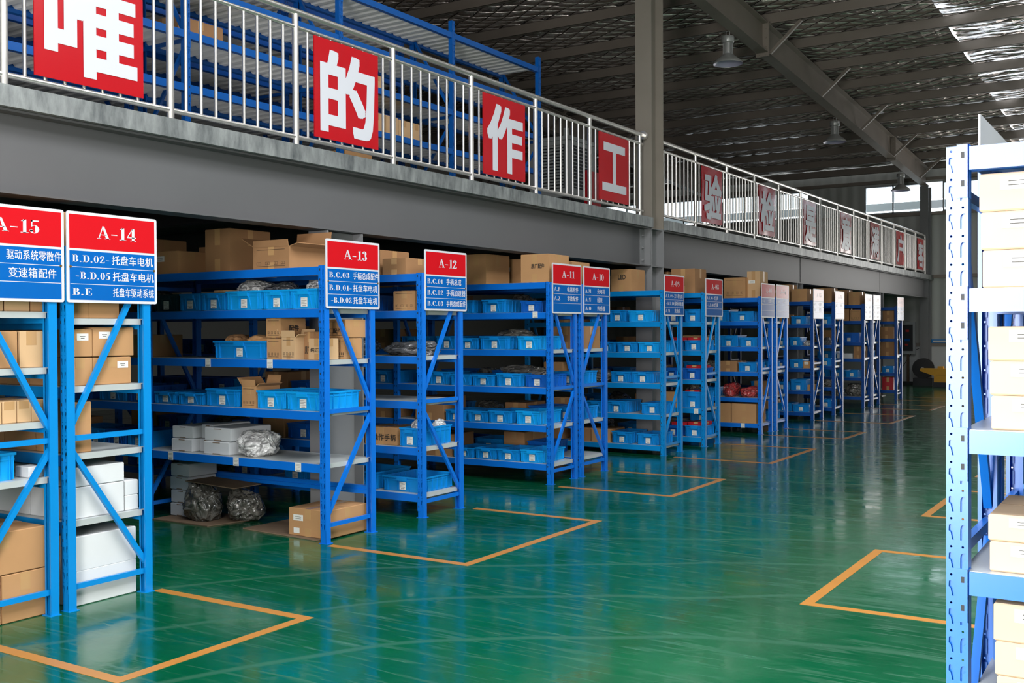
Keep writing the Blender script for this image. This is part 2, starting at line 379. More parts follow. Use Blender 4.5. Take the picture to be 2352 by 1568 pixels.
LAT = {
 'A': (0.74, [ln(0.10,0,0.34,0.97,0.06), P_((0.30,1),(0.42,1),(0.72,0),(0.53,0)), ln(0.17,0.32,0.55,0.32,0.05), serif(0.0,0.24,0), serif(0.44,0.78,0)]),
 '1': (0.42, [vst(0.25), serif(0.04,0.46,0), P_((0.05,0.86),(0.17,0.86),(0.30,1),(0.22,1))]),
 '2': (0.56, [arc(0.27,0.72,0.22,0.28,0,170,TH,TN), ln(0.42,0.66,0.10,0.10,0.11), P_((0.04,0),(0.52,0),(0.54,0.22),(0.49,0.22),(0.44,0.11),(0.04,0.11)), arc(0.12,0.72,0.07,0.09,0,360,0.08,0.08,8)]),
 '3': (0.54, [arc(0.24,0.75,0.18,0.25,-80,160,TH*.9,TN), arc(0.24,0.27,0.22,0.27,-160,85,TH,TN), arc(0.10,0.22,0.07,0.08,0,360,.08,.08,8), arc(0.12,0.80,0.06,0.07,0,360,.07,.07,8)]),
 '4': (0.58, [P_((0.32,0),(0.48,0),(0.48,1),(0.32,1)), ln(0.36,0.98,0.05,0.30,0.05), P_((0.02,0.24),(0.58,0.24),(0.58,0.31),(0.02,0.31)), serif(0.22,0.58,0)]),
 '5': (0.54, [P_((0.10,0.50),(0.15,0.50),(0.17,1),(0.11,1)), P_((0.11,0.87),(0.48,0.90),(0.50,1.0),(0.11,1)), arc(0.25,0.32,0.22,0.32,-165,125,TH,TN), arc(0.11,0.20,0.07,0.08,0,360,.08,.08,8)]),
 '0': (0.56, [arc(0.28,0.5,0.22,0.5,0,360,TH*.8,TN,24)]),
 '6': (0.56, [arc(0.28,0.5,0.22,0.5,60,300,TH*.8,TN,20), arc(0.28,0.29,0.22,0.29,-180,180,TH*.8,TN,20)]),
 '7': (0.52, [P_((0.04,0.88),(0.50,0.88),(0.50,1),(0.04,1)), ln(0.46,0.92,0.22,0,0.13)]),
 '8': (0.56, [arc(0.28,0.75,0.18,0.25,0,360,TH*.8,TN,20), arc(0.28,0.28,0.22,0.28,0,360,TH*.8,TN,20)]),
 '9': (0.56, [arc(0.28,0.5,0.22,0.5,-120,120,TH*.8,TN,20), arc(0.28,0.71,0.22,0.29,-180,180,TH*.8,TN,20)]),
 'B': (0.66, [vst(0.19), arc(0.34,0.76,0.20,0.24,-90,90,TH,TN), arc(0.34,0.27,0.26,0.27,-90,90,TH,TN), P_((0.2,0),(0.36,0),(0.36,0.05),(0.2,0.05)), P_((0.2,0.95),(0.36,0.95),(0.36,1),(0.2,1)), P_((0.2,0.50),(0.36,0.50),(0.36,0.55),(0.2,0.55)), serif(0.02,0.2,0), serif(0.02,0.2,1,-1)]),
 'C': (0.66, [arc(0.36,0.5,0.29,0.5,40,320,TH,TN,22), P_((0.56,0.66),(0.61,0.66),(0.61,1.0),(0.58,1.0))]),
 'D': (0.72, [vst(0.19), arc(0.33,0.5,0.34,0.5,-90,90,TH,TN,18), P_((0.2,0),(0.35,0),(0.35,0.05),(0.2,0.05)), P_((0.2,0.95),(0.35,0.95),(0.35,1),(0.2,1)), serif(0.02,0.2,0), serif(0.02,0.2,1,-1)]),
 'E': (0.64, [vst(0.19), serif(0.02,0.58,0), serif(0.02,0.56,1,-1), P_((0.2,0.48),(0.44,0.48),(0.44,0.53),(0.2,0.53)), P_((0.40,0.38),(0.45,0.38),(0.45,0.63),(0.40,0.63)), P_((0.52,0),(0.60,0),(0.62,0.26),(0.57,0.26)), P_((0.51,1),(0.58,1),(0.60,0.76),(0.55,0.76))]),
 'L': (0.60, [vst(0.19), serif(0.02,0.56,0), serif(0.02,0.36,1,-1), P_((0.48,0),(0.56,0),(0.60,0.28),(0.55,0.28))]),
 'M': (0.88, [ln(0.12,0,0.12,1,0.05), P_((0.08,1),(0.26,1),(0.48,0.1),(0.42,0)), ln(0.44,0,0.70,1,0.05), P_((0.64,0),(0.80,0),(0.80,1),(0.64,1)), serif(0.02,0.22,0), serif(0.56,0.88,0)]),
 'N': (0.76, [ln(0.13,0,0.13,1,0.05), P_((0.08,1),(0.27,1),(0.66,0),(0.56,0)), ln(0.64,0,0.64,1,0.05), serif(0.02,0.24,0), serif(0.52,0.76,1,-1)]),
 'O': (0.70, [arc(0.35,0.5,0.30,0.5,0,360,TH,TN,24)]),
 'P': (0.64, [vst(0.19), arc(0.34,0.74,0.24,0.26,-90,90,TH,TN), P_((0.2,0.95),(0.36,0.95),(0.36,1),(0.2,1)), P_((0.2,0.48),(0.36,0.48),(0.36,0.53),(0.2,0.53)), serif(0.02,0.36,0), serif(0.02,0.2,1,-1)]),
 'Z': (0.62, [serif(0.06,0.56,1,-1), serif(0.06,0.58,0), ln(0.47,0.97,0.13,0.03,0.15), P_((0.52,0),(0.58,0),(0.61,0.26),(0.56,0.26)), P_((0.06,1),(0.12,1),(0.10,0.76),(0.05,0.76))]),
 '.': (0.28, [arc(0.13,0.08,0.075,0.08,0,360,0.1,0.08,10)]),
 '-': (0.44, [P_((0.04,0.34),(0.40,0.34),(0.40,0.41),(0.04,0.41))]),
 ' ': (0.40, []),
}
def text_into(mb, s, u0, u1, v0, v1, mat, fn, bold=0.0, sans=False):
    """write s inside the rectangle (u0..u1, v0..v1); fn(u, v, lift) -> 3-D point"""
    items = []; x = 0.0
    for ch in s:
        if ch in LAT and not sans:
            wd, strokes = LAT[ch]
            vs, fs = [], []
            for sv, sf in strokes:
                k = len(vs); vs += sv; fs += [tuple(k+q for q in f) for f in sf]
            items.append((x, vs, fs, False)); x += wd + 0.06
        elif ch == ' ': x += 0.4
        else:
            vs, fs = glyph_mesh(ch)
            xs = [v[0] for v in vs]; ys = [v[1] for v in vs]
            if ord(ch) > 0x2e80:
                vs2 = [((v[0]) * 1.15, (v[1] + 0.10) * 1.15) for v in vs]
                items.append((x, vs2, fs, True)); x += 1.18
            else:
                w0 = max(xs) - min(xs); vs2 = [((v[0]-min(xs))*1.35, v[1]*1.35) for v in vs]
                items.append((x, vs2, fs, True)); x += w0*1.35 + 0.12
    allx = [q[0]+v[0] for q in items for v in q[1]]; ally = [v[1] for q in items for v in q[1]]
    if not allx: return
    x0, x1, y0, y1 = min(allx), max(allx), min(ally), max(ally)
    if all(not q[3] for q in items): y0, y1 = 0, 1
    sx = (u1-u0)/(x1-x0); sy = (v1-v0)/(y1-y0)
    k = 0
    for xo, vs, fs, cjk in items:
        sh = [(0,0)]
        if cjk and bold > 0: sh = [(i*bold, j*bold) for i in (-1,-0.33,0.33,1) for j in (-1,-0.33,0.33,1)]
        elif cjk: sh = [(-0.018,0),(0.018,0),(0,0.012)]
        for dx, dy in sh:
            k += 1
            mb.add([fn(u0+(xo+v[0]+dx-x0)*sx, v0+(v[1]+dy-y0)*sy, (k % 17)*2e-5) for v in vs], fs, mat)

# ------------------------------------------------------------------ rack parts
UW, UD, UH = 0.055, 0.05, 2.05
def slot_outline(cx, cz, s):     # tear-drop slot
    pts = [(-0.0075,0.020),(-0.004,0.0225),(0.003,0.021),(0.0075,0.015),(0.0085,0.006),(0.0085,-0.022),(0.0035,-0.022),(-0.002,0.000),(-0.0085,0.004)]
    return [(cx+s*x*0.75, cz+z*0.92) for x, z in pts]
def upright_mesh(h=UH):
    # one 75 mm pitch of the perforated face, filled as a flat curve and then stacked
    c = bpy.data.curves.new('upright', 'CURVE'); c.dimensions = '2D'; c.fill_mode = 'BOTH'; c.extrude = 0.001; c.resolution_u = 1
    def poly(pts):
        sp = c.splines.new('POLY'); sp.points.add(len(pts)-1)
        for p, (x, y) in zip(sp.points, pts): p.co = (x*40, y*40, 0, 1)
        sp.use_cyclic_u = True
    poly([(-UW/2,0),(UW/2,0),(UW/2,0.075),(-UW/2,0.075)])
    for s, cx in ((1,-0.0145),(-1,0.0145)):
        poly(slot_outline(cx, 0.026, s))
        poly([(cx+0.0035*math.cos(t), 0.0625+0.0035*math.sin(t)) for t in [math.pi/3*q for q in range(6)]])
    o = bpy.data.objects.new('upright', c); COL.objects.link(o)
    dg = bpy.context.evaluated_depsgraph_get(); me = bpy.data.meshes.new_from_object(o.evaluated_get(dg))
    mb = MB(); n = int((h-0.05)/0.075); z0 = h-n*0.075
    mb.box(-UW/2, UW/2, 0, 0.002, 0, z0, BLUE)
    for i in range(n):
        mb.add([(v.co.x/40, v.co.z, v.co.y/40+z0+i*0.075) for v in me.vertices], [tuple(reversed(p.vertices)) for p in me.polygons], BLUE)
    for i in range(n):
        for sx in (-1, 1): mb.box(sx*0.0145-0.0085, sx*0.0145+0.0085, 0.009, 0.010, z0+i*0.075+0.002, z0+i*0.075+0.052, BLUE)
    bpy.data.objects.remove(o); bpy.data.curves.remove(c); bpy.data.meshes.remove(me)
    t = 0.002
    for s in (-1, 1):
        x = s*UW/2
        mb.box(min(x,x-s*t), max(x,x-s*t), 0, UD, 0, h, BLUE)
        mb.box(min(x-s*t,x-s*0.012), max(x-s*t,x-s*0.012), UD-t, UD, 0, h, BLUE)
    mb.box(-UW/2-0.012, UW/2+0.012, -0.006, UD+0.012, 0, 0.004, BLUE)
    return mb.mesh('upright')
UPR = {}
def recol(me, src, dst):
    m2 = me.copy()
    for i, m_ in enumerate(m2.materials):
        if m_ == src: m2.materials[i] = dst
    return m2
base_up = upright_mesh()
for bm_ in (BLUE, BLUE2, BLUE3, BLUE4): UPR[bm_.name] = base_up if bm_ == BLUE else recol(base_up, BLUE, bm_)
_bm = {}
def beam_mesh(L, mat, h=0.062):
    k = (round(L,3), mat.name, h)
    if k in _bm: return _bm[k]
    mb = MB(); x0, x1 = UW/2, L-UW/2
    mb.box(x0, x1, 0.0, 0.036, -h, -0.0, mat)
    mb.box(x0, x1, 0.036, 0.05, -h, -0.032, mat)
    for a0, a1 in ((0.0, UW/2+0.002), (L-UW/2-0.002, L)):
        mb.box(a0, a1, -0.004, -0.0015, -0.135, 0.006, mat)
        for q in (-0.022, -0.097): mb.box((a0+a1)/2-0.004, (a0+a1)/2+0.004, -0.0046, -0.004, q-0.008, q+0.008, DARK)
    mb.box(x0-0.001, x0+0.002, -0.004, 0.036, -0.135, 0.006, mat); mb.box(x1-0.002, x1+0.001, -0.004, 0.036, -0.135, 0.006, mat)
    _bm[k] = mb.mesh('beam'); return _bm[k]
_dm = {}
def deck_mesh(L, D):
    k = (round(L,3), round(D,3))
    if k in _dm: return _dm[k]
    mb = MB(); n = 4; x0 = 0.01; w_ = (L-0.02)/n
    for i in range(n):
        a0 = x0+i*w_+0.001; a1 = x0+(i+1)*w_-0.001
        mb.box(a0, a1, 0.008, D-0.008, -0.004, 0.001, DECK)
        mb.box(a0, a0+0.003, 0.04, D-0.04, -0.034, -0.004, DECK); mb.box(a1-0.003, a1, 0.04, D-0.04, -0.034, -0.004, DECK)
        for s in (0.33, 0.66): mb.box(a0+w_*s-0.012, a0+w_*s+0.012, 0.04, D-0.04, -0.03, -0.004, DECK)
    _dm[k] = mb.mesh('shelf_panel'); return _dm[k]
_br = {}
def brace_mesh(D, z0, z1, mat):
    k = (round(D,3), z0, z1, mat.name)
    if k not in _br:
        m = MB(); m.bar((0, 0.03, z0), (0, D-0.03, z1), 0.024 if z0 != z1 else 0.022, 0.03, mat); _br[k] = m.mesh('brace')
    return _br[k]
def rack(label, X0, Y0, D, levels, nb, L, flip, mat=BLUE, base=0.0, rz=0, group=None, decks=None, top=UH):
    """steel rack: local x runs away from the aisle end (towards -X), local y from the camera side backwards"""
    t = thing('storage_rack', label, 'rack', (X0, Y0, base), rz, group)
    for f in range(nb+1):
        fx = -UW/2 - f*L
        obj('upright', UPR[mat.name], t, (fx, 0, 0))
        obj('upright', UPR[mat.name], t, (fx, D, 0), math.pi)
        za, zb, zc = 0.13, 0.97, 1.93
        for z in (za, zb, zc): obj('horizontal_brace', brace_mesh(D, 0, 0, mat), t, (fx, 0, z))
        lo, hi = 0.03, D-0.03
        if flip: obj('diagonal_brace', brace_mesh(D, zc, zb+0.05, mat), t, (fx, 0, 0)); obj('diagonal_brace', brace_mesh(D, za+0.05, zb-0.05, mat), t, (fx, 0, 0))
        else: obj('diagonal_brace', brace_mesh(D, zb+0.05, zc, mat), t, (fx, 0, 0)); obj('diagonal_brace', brace_mesh(D, zb-0.05, za+0.05, mat), t, (fx, 0, 0))
    for bnum in range(nb):
        xx = -UW/2-(bnum+1)*L
        for z in levels:
            obj('beam', beam_mesh(L, mat), t, (xx, 0, z))
            o = obj('beam', beam_mesh(L, mat), t, (xx+L, D, z), math.pi)
            if decks is None or z in decks: obj('shelf_panel', deck_mesh(L, D), t, (xx, 0, z))
    return t

# ------------------------------------------------------------------ goods
_gm = {}
def bin_meshes(w_, d, h, mat):
    k = (round(w_,2), round(d,2), round(h,2), mat.name)
    if k in _gm: return _gm[k]
    w_, d, h = k[0], k[1], k[2]
    mb = MB(); t = 0.006; tb = 0.90
    # origin: front-left bottom corner, x to the right, y backwards
    def ring(z, s, e=0): cx, cy = w_/2, d/2; return [(cx-(w_/2*s+e), cy-(d/2*s+e), z), (cx+(w_/2*s+e), cy-(d/2*s+e), z), (cx+(w_/2*s+e), cy+(d/2*s+e), z), (cx-(w_/2*s+e), cy+(d/2*s+e), z)]
    sb, st = tb, 0.97
    o0, o1, i1, i0 = ring(0, sb), ring(h, st), ring(h, st, -t), ring(t, sb, -t)
    mb.add(o0+o1+i1+i0, [(3,2,1,0)]+[(i,(i+1)%4,(i+1)%4+4,i+4) for i in range(4)]+[(4+i,4+(i+1)%4,8+(i+1)%4,8+i) for i in range(4)]+[(8+i,8+(i+1)%4,12+(i+1)%4,12+i) for i in range(4)]+[(12,13,14,15)], mat)
    # rim lips
    r0, r1 = ring(h-0.014, 1.0), ring(h, 1.0); q1 = ring(h, st, -t+0.001)
    mb.add(r0+r1+q1+ring(h-0.014, st, -0.001), [(i,(i+1)%4,(i+1)%4+4,i+4) for i in range(4)]+[(4+i,4+(i+1)%4,8+(i+1)%4,8+i) for i in range(4)]+[(12+i,12+(i+1)%4,(i+1)%4,i) for i in range(4)], mat)
    z2 = h*0.74
    def yf(z): return d/2-(d/2*(sb+(st-sb)*z/h))
    def xr(z): return w_/2+(w_/2*(sb+(st-sb)*z/h))
    # second lip line
    mb.box(w_/2-w_/2*0.965, w_/2+w_/2*0.965, yf(z2)-0.003, yf(z2)+0.004, z2-0.002, z2+0.004, mat)
    mb.box(xr(z2)-0.004, xr(z2)+0.003, 0.03, d-0.03, z2-0.002, z2+0.004, mat)
    # handle block + label frame on the front
    hw = min(0.085, w_*0.32)
    mb.box(w_/2-hw*0.62, w_/2+hw*0.62, yf(h*0.8)-0.018, yf(h*0.8)+0.004, h*0.72, h*0.90, mat)
    for s in (-1, 1): mb.add([(w_/2+s*hw*0.62-0.003, yf(h*0.72)-0.010, h*0.74), (w_/2+s*hw*0.62+0.003, yf(h*0.72)-0.010, h*0.74), (w_/2+s*hw*0.8+0.003, yf(0.01)-0.005, 0.01), (w_/2+s*hw*0.8-0.003, yf(0.01)-0.005, 0.01),
         (w_/2+s*hw*0.62-0.003, yf(h*0.72)+0.004, h*0.74), (w_/2+s*hw*0.62+0.003, yf(h*0.72)+0.004, h*0.74), (w_/2+s*hw*0.8+0.003, yf(0.01)+0.004, 0.01), (w_/2+s*hw*0.8-0.003, yf(0.01)+0.004, 0.01)],
         [(0,1,2,3),(0,3,7,4),(1,5,6,2),(4,7,6,5)], mat)
    # corner ribs on the front and ribs on the sides
    for fx in (0.05, 0.12, 0.88, 0.95):
        x = w_*fx; mb.box(x-0.003, x+0.003, yf(h*0.5)-0.009, yf(h*0.5)+0.012, 0.006, h-0.013, mat)
    nr = max(4, int(d/0.065))
    for i in range(nr):
        y = 0.03+(d-0.06)*i/(nr-1)
        for sx in (-1, 1):
            xx = w_/2+sx*(w_/2*0.94); mb.box(xx-0.010, xx+0.008, y-0.0035, y+0.0035, 0.008, h-0.012, mat)
    body = mb.mesh('bin_body')
    lb = MB(); lw, lh = min(0.066, w_*0.3), min(0.068, h*0.5); yy = yf(0.0)-0.0125
    lb.box(w_/2-lw/2, w_/2+lw/2, yy, yy+0.0006, 0.018, 0.018+lh, PAPER)
    for i in range(4):
        z = 0.018+lh*(0.84-0.17*i); lb.box(w_/2-lw*0.42, w_/2+lw*(0.38 if i % 2 else 0.1), yy-0.0004, yy, z-0.001, z+0.001, INK)
    for i in range(14):
        x = w_/2-lw*0.25+i*lw*0.04; lb.box(x, x+lw*(0.012+0.012*(i % 3 == 0)), yy-0.0004, yy, 0.022, 0.018+lh*0.2, INK)
    _gm[k] = (body, lb.mesh('label_card')); return _gm[k]
def bin_(label, x, y, z, w_, d, h, mat, group, rz=0, card=True):
    body, lab = bin_meshes(w_, d, h, mat)
    t = thing('plastic_bin', label, 'bin', (x, y, z), rz, group)
    bd = obj('body', body, t)
    if card:
        o = obj('label_card', lab, bd); o['label'] = 'white printed label card'
    return t
_cm = {}
def carton_meshes(w_, d, h, mat, kind):
    k = (round(w_,2), round(d,2), round(h,2), mat.name, kind)
    if k in _cm: return _cm[k]
    w_, d, h = k[0], k[1], k[2]
    mb = MB(); e = 0.004
    # bevelled body
    def ring(z, i): return [(i,i,z),(w_-i,i,z),(w_-i,d-i,z),(i,d-i,z)]
    if kind == 'open':
        t = 0.004
        o0, o1, i1, i0 = ring(0,0), ring(h,0), ring(h,t), ring(t,t)
        mb.add(o0+o1+i1+i0, [(3,2,1,0)]+[(i,(i+1)%4,(i+1)%4+4,i+4) for i in range(4)]+[(4+i,4+(i+1)%4,8+(i+1)%4,8+i) for i in range(4)]+[(8+i,8+(i+1)%4,12+(i+1)%4,12+i) for i in range(4)]+[(12,13,14,15)], mat)
    else:
        mb.add(ring(0,e)+ring(e,0)+ring(h-e,0)+ring(h,e), [(3,2,1,0)] +
               [(j+i, j+(i+1)%4, j+4+(i+1)%4, j+4+i) for j in (0,4,8) for i in range(4)]+[(12,13,14,15)], mat)
        mb.box(w_*0.02, w_*0.98, d/2-0.0015, d/2+0.0015, h, h+0.0008, CARDD if mat not in (WCARD, FOAM) else WCARD)
    body = mb.mesh('carton_body')
    fl = None
    if kind == 'open':
        f = MB(); q = 0.0025
        f.bar((0, d*0.5, h), (-w_*0.38, d*0.5, h+0.07*min(1, w_/0.2)+0.01), d*0.96, q*2, mat, up=(0,0,1))
        f.bar((w_, d*0.5, h), (w_*1.22, d*0.5, h+0.02), d*0.96, q*2, mat)
        f.bar((w_*0.5, d, h), (w_*0.5, d+0.02, h+d*0.3), w_*0.96, q*2, mat)
        f.bar((w_*0.5, 0, h), (w_*0.5, -0.008, h+0.05), w_*0.96, q*2, mat)
        fl = f.mesh('flaps')
    tp = MB()
    if mat not in (WCARD, FOAM):
        tw = min(0.03, w_*0.14)
        tp.box(w_/2-tw, w_/2+tw, -0.0008, 0, h*0.62, h-0.001, TAPE); tp.box(w_/2-tw, w_/2+tw, -0.0008, 0, 0.001, h*0.3, TAPE)
        if kind != 'open': tp.box(w_/2-tw, w_/2+tw, 0, d, h+0.0008, h+0.0014, TAPE)
        if kind != 'open': tp.box(w_, w_+0.0008, d/2-tw, d/2+tw, h*0.62, h-0.001, TAPE)
    tape = tp.mesh('packing_tape') if tp.v else None
    pr = MB()
    if kind in ('print', 'open'):
        for bx, bw in ((0.1,0.12),(0.34,0.12),(0.58,0.1),(0.78,0.1)):
            pr.box(w_*bx, w_*(bx+bw), -0.0012, -0.0008, h*0.20, h*0.32, INK)
            pr.box(w_*bx+0.002, w_*(bx+bw)-0.002, -0.0014, -0.0012, h*0.20+0.002, h*0.32-0.002, mat)
            pr.box(w_*(bx+bw/2)-0.002, w_*(bx+bw/2)+0.002, -0.0016, -0.0014, h*0.22, h*0.29, INK)
        for zz in (0.12, 0.86): pr.box(w_*0.1, w_*0.88, -0.0012, -0.0008, h*zz, h*zz+0.003, INK)
    printed = pr.mesh('printed_marks') if pr.v else None
    sl = MB()
    if kind == 'label':
        lw, lh = min(0.10, w_*0.5), min(0.045, h*0.35)
        sl.box(w_*0.12, w_*0.12+lw, -0.0016, -0.0009, h*0.55, h*0.55+lh, PAPER)
        for i in range(2): sl.box(w_*0.12+lw*0.2, w_*0.12+lw*0.8, -0.002, -0.0016, h*0.55+lh*(0.3+0.3*i), h*0.55+lh*(0.36+0.3*i), INK)
    ship = sl.mesh('shipping_label') if sl.v else None
    _cm[k] = (body, fl, tape, printed, ship); return _cm[k]
def carton(label, x, y, z, w_, d, h, mat=CARD, kind='plain', group=None, rz=0, name='cardboard_box', cat='box', text=None, tmat=None):
    body, fl, tape, printed, ship = carton_meshes(w_, d, h, mat, kind)
    t = thing(name, label, cat, (x, y, z), rz, group)
    bd = obj('body', body, t)
    if fl: obj('flap', fl, bd)
    if tape: o = obj('packing_tape', tape, bd)
    if printed: obj('printed_marks', printed, bd)
    if ship: o = obj('shipping_label', ship, bd); o['label'] = 'white shipping label'
    if text:
        s, u0, u1, v0, v1, face = text
        mb = MB()
        fn = (lambda u, v, q: (u*w_, -0.002-q, v*h)) if face == 'f' else (lambda u, v, q: (w_+0.002+q, u*d, v*h))
        text_into(mb, s, u0, u1, v0, v1, tmat or INK, fn, bold=0.025, sans=True)
        obj('printed_text', mb, bd)
    return t
_bgm = {}
def blob(name, label, cat, x, y, z, sx, sy, sz, mat, group=None, seed=0, rz=0):
    me_k = (seed % 5, mat.name)
    if me_k not in _bgm:
        bm = bmesh.new(); bmesh.ops.create_icosphere(bm, subdivisions=5, radius=1)
        rnd = random.Random(seed); ph = [rnd.uniform(0, 6.28) for _ in range(12)]
        for v in bm.verts:
            c = v.co
            pn = c*1.6+Vector((ph[0], ph[1], ph[2]))
            dd = 0.30*noise.noise(pn*.8)
            for q, am in ((1.7, .13), (3.6, .06), (7.0, .02)): dd += am*(0.5-abs(noise.noise(pn*q)))*2-am*.5
            c *= 1+dd
            c.x = math.copysign(abs(c.x)**0.85, c.x); c.y = math.copysign(abs(c.y)**0.85, c.y)
            if c.z < -0.72: c.z = -0.72
        for ax in range(3):
            lo_ = min(v.co[ax] for v in bm.verts); hi_ = max(v.co[ax] for v in bm.verts)
            for v in bm.verts: v.co[ax] = (v.co[ax]-lo_)/(hi_-lo_)*2-(1 if ax < 2 else 0)
        me = bpy.data.meshes.new('bag_body'); bm.to_mesh(me); bm.free()
        for p in me.polygons: p.use_smooth = True
        me.materials.append(mat); _bgm[me_k] = me
    o = obj(name, _bgm[me_k], None, (x, y, z), rz, (sx/2, sy/2, sz/2))
    return tag(o, label, cat, group)

# ================================================================== the setting
XR, XL, YN, YF = 11.2, -18.2, -1.75, 31.0
def zr(y): return 6.23 + (16.7 - y) * 0.0553          # underside of the rafters
m = MB(); m.box(XL, XR, YN, YF+0.3, -0.15, 0.0, FLOOR); floor = struct('floor', m)
def painted(name_pts):
    for pts in name_pts:
        m = MB(); W = 0.065
        for (xa, ya), (xb, yb) in zip(pts, pts[1:]):
            if abs(xa-xb) > abs(ya-yb): m.box(min(xa,xb)-W/2, max(xa,xb)+W/2, ya-W/2, ya+W/2, 0.0, 0.0015, LINE)
            else: m.box(xa-W/2, xa+W/2, min(ya,yb)+W/2, max(ya,yb)-W/2, 0.0, 0.0015, LINE)
        o = obj('painted_line', m, floor)
for y0, y1 in ((3.05,4.25),(5.79,7.66),(9.16,10.46),(11.99,13.70),(15.16,16.28),(17.97,19.78),(21.25,22.52),(23.95,25.1)):
    painted([[(-5.22,y0),(-4.04,y0),(-4.04,y1),(-5.22,y1)]])
for y0, y1 in ((5.97,7.66),(9.28,10.9),(12.0,13.7),(15.1,16.8)):
    painted([[(-0.62,y0),(-1.80,y0),(-1.80,y1),(-0.62,y1)]])

m = MB()     # far wall: white dado, corrugated sheet, window band
m.box(XL, XR, YF, YF+0.2, 0, 1.06, WALLW)
struct('baseboard_far', m)
m = MB()
m.box(XL, XR, YF+0.05, YF+0.12, 1.06, 4.80, CORR)
m.box(XL, XR, YF+0.05, YF+0.12, 5.62, 6.9, CORR)
for x0, x1 in ((-9.28,-7.66),(2.0,XR)): m.box(x0, x1, YF+0.05, YF+0.12, 4.80, 5.62, CORR)
for z in (1.06, 2.95, 4.70, 5.66): m.box(XL, XR, YF-0.06, YF+0.05, z, z+0.09, RAFT)
struct('wall_far', m)
for i, (x0, x1) in enumerate(((XL,-9.28),(-7.66,-6.12),(-5.55,2.0))):
    m = MB(); t = 0.05
    m.box(x0, x1, YF+0.02, YF+0.10, 4.79, 4.79+t, FRAMEM); m.box(x0, x1, YF+0.02, YF+0.10, 5.60-t/2, 5.62, FRAMEM)
    nx = max(2, round((x1-x0)/0.98))
    for k in range(nx+1):
        x = x0+(x1-x0)*k/nx; m.box(x-0.018, x+0.018, YF+0.02, YF+0.10, 4.79, 5.62, FRAMEM)
    wn = struct('window_%d' % (i+1), m)
    g_ = MB(); g_.box(x0, x1, YF+0.055, YF+0.060, 4.8, 5.6, GLASS); obj('glass_pane', g_, wn)
m = MB(); m.box(XL-0.15, XL, YN, YF+0.2, 0, 9, CORR); struct('wall_left', m)
m = MB(); m.box(XR, XR+0.15, YN, YF+0.2, 0, 9, CORR); struct('wall_right', m)
m = MB(); m.box(XL, XR, YN-0.15, YN, 0, 9, CORR); struct('wall_near', m)

# roof: quilted foil under the sheets, sagging between the purlins
PUR = [31.0 - 1.505*k for k in range(23)]
def roof_strip(x0, x1, mat, mb):
    nx = max(2, int((x1-x0)/0.45)); ys = []
    for k in range(len(PUR)-1):
        for q in range(5): ys.append(PUR[k]-(PUR[k]-PUR[k+1])*q/5)
    ys.append(PUR[-1]); vs = []
    rnd = random.Random(3)
    for j, y in enumerate(ys):
        for i in range(nx+1):
            q = (j % 5)/5; sag = -0.07*math.sin(math.pi*q)*(0.7+0.5*math.sin(i*1.7+j*0.3))
            vs.append((x0+(x1-x0)*i/nx, y, zr(y)+0.73+sag))
    fs = [(j*(nx+1)+i, (j+1)*(nx+1)+i, (j+1)*(nx+1)+i+1, j*(nx+1)+i+1) for j in range(len(ys)-1) for i in range(nx)]
    mb.add(vs, fs, mat, True)
m = MB()
roof_strip(XL, -3.4, FOIL, m); roof_strip(-0.4, 4.0, FOIL, m); roof_strip(7.0, XR, FOIL, m)
ceiling = struct('ceiling', m)
for i, (x0, x1) in enumerate(((-3.4,-0.4),(4.0,7.0))):
    m = MB(); roof_strip(x0, x1, FOILT, m); o = obj('skylight_strip', m, ceiling); o['label'] = 'translucent skylight strip behind wire netting'
ORD = ['first','second','third','fourth','fifth','sixth','seventh','eighth','ninth','tenth','eleventh','twelfth','thirteenth','fourteenth','fifteenth','sixteenth','seventeenth','eighteenth','nineteenth','twentieth','twenty-first','twenty-second','twenty-third']
for k, y in enumerate(PUR[:21]):
    if k == 0: y -= 0.12
    m = MB(); z = zr(y)+0.505
    m.box(XL+0.05, XR-0.05, y-0.004, y+0.004, z, z+0.20, RAFT)
    m.box(XL+0.05, XR-0.05, y-0.07, y+0.004, z, z+0.006, RAFT); m.box(XL+0.05, XR-0.05, y-0.07, y-0.064, z, z+0.022, RAFT)
    m.box(XL+0.05, XR-0.05, y-0.004, y+0.066, z+0.194, z+0.20, RAFT)
    o = obj('roof_purlin', m); tag(o, 'dark steel roof purlin, %s counted from the far end wall' % ORD[k], 'purlin', 'roof purlins')

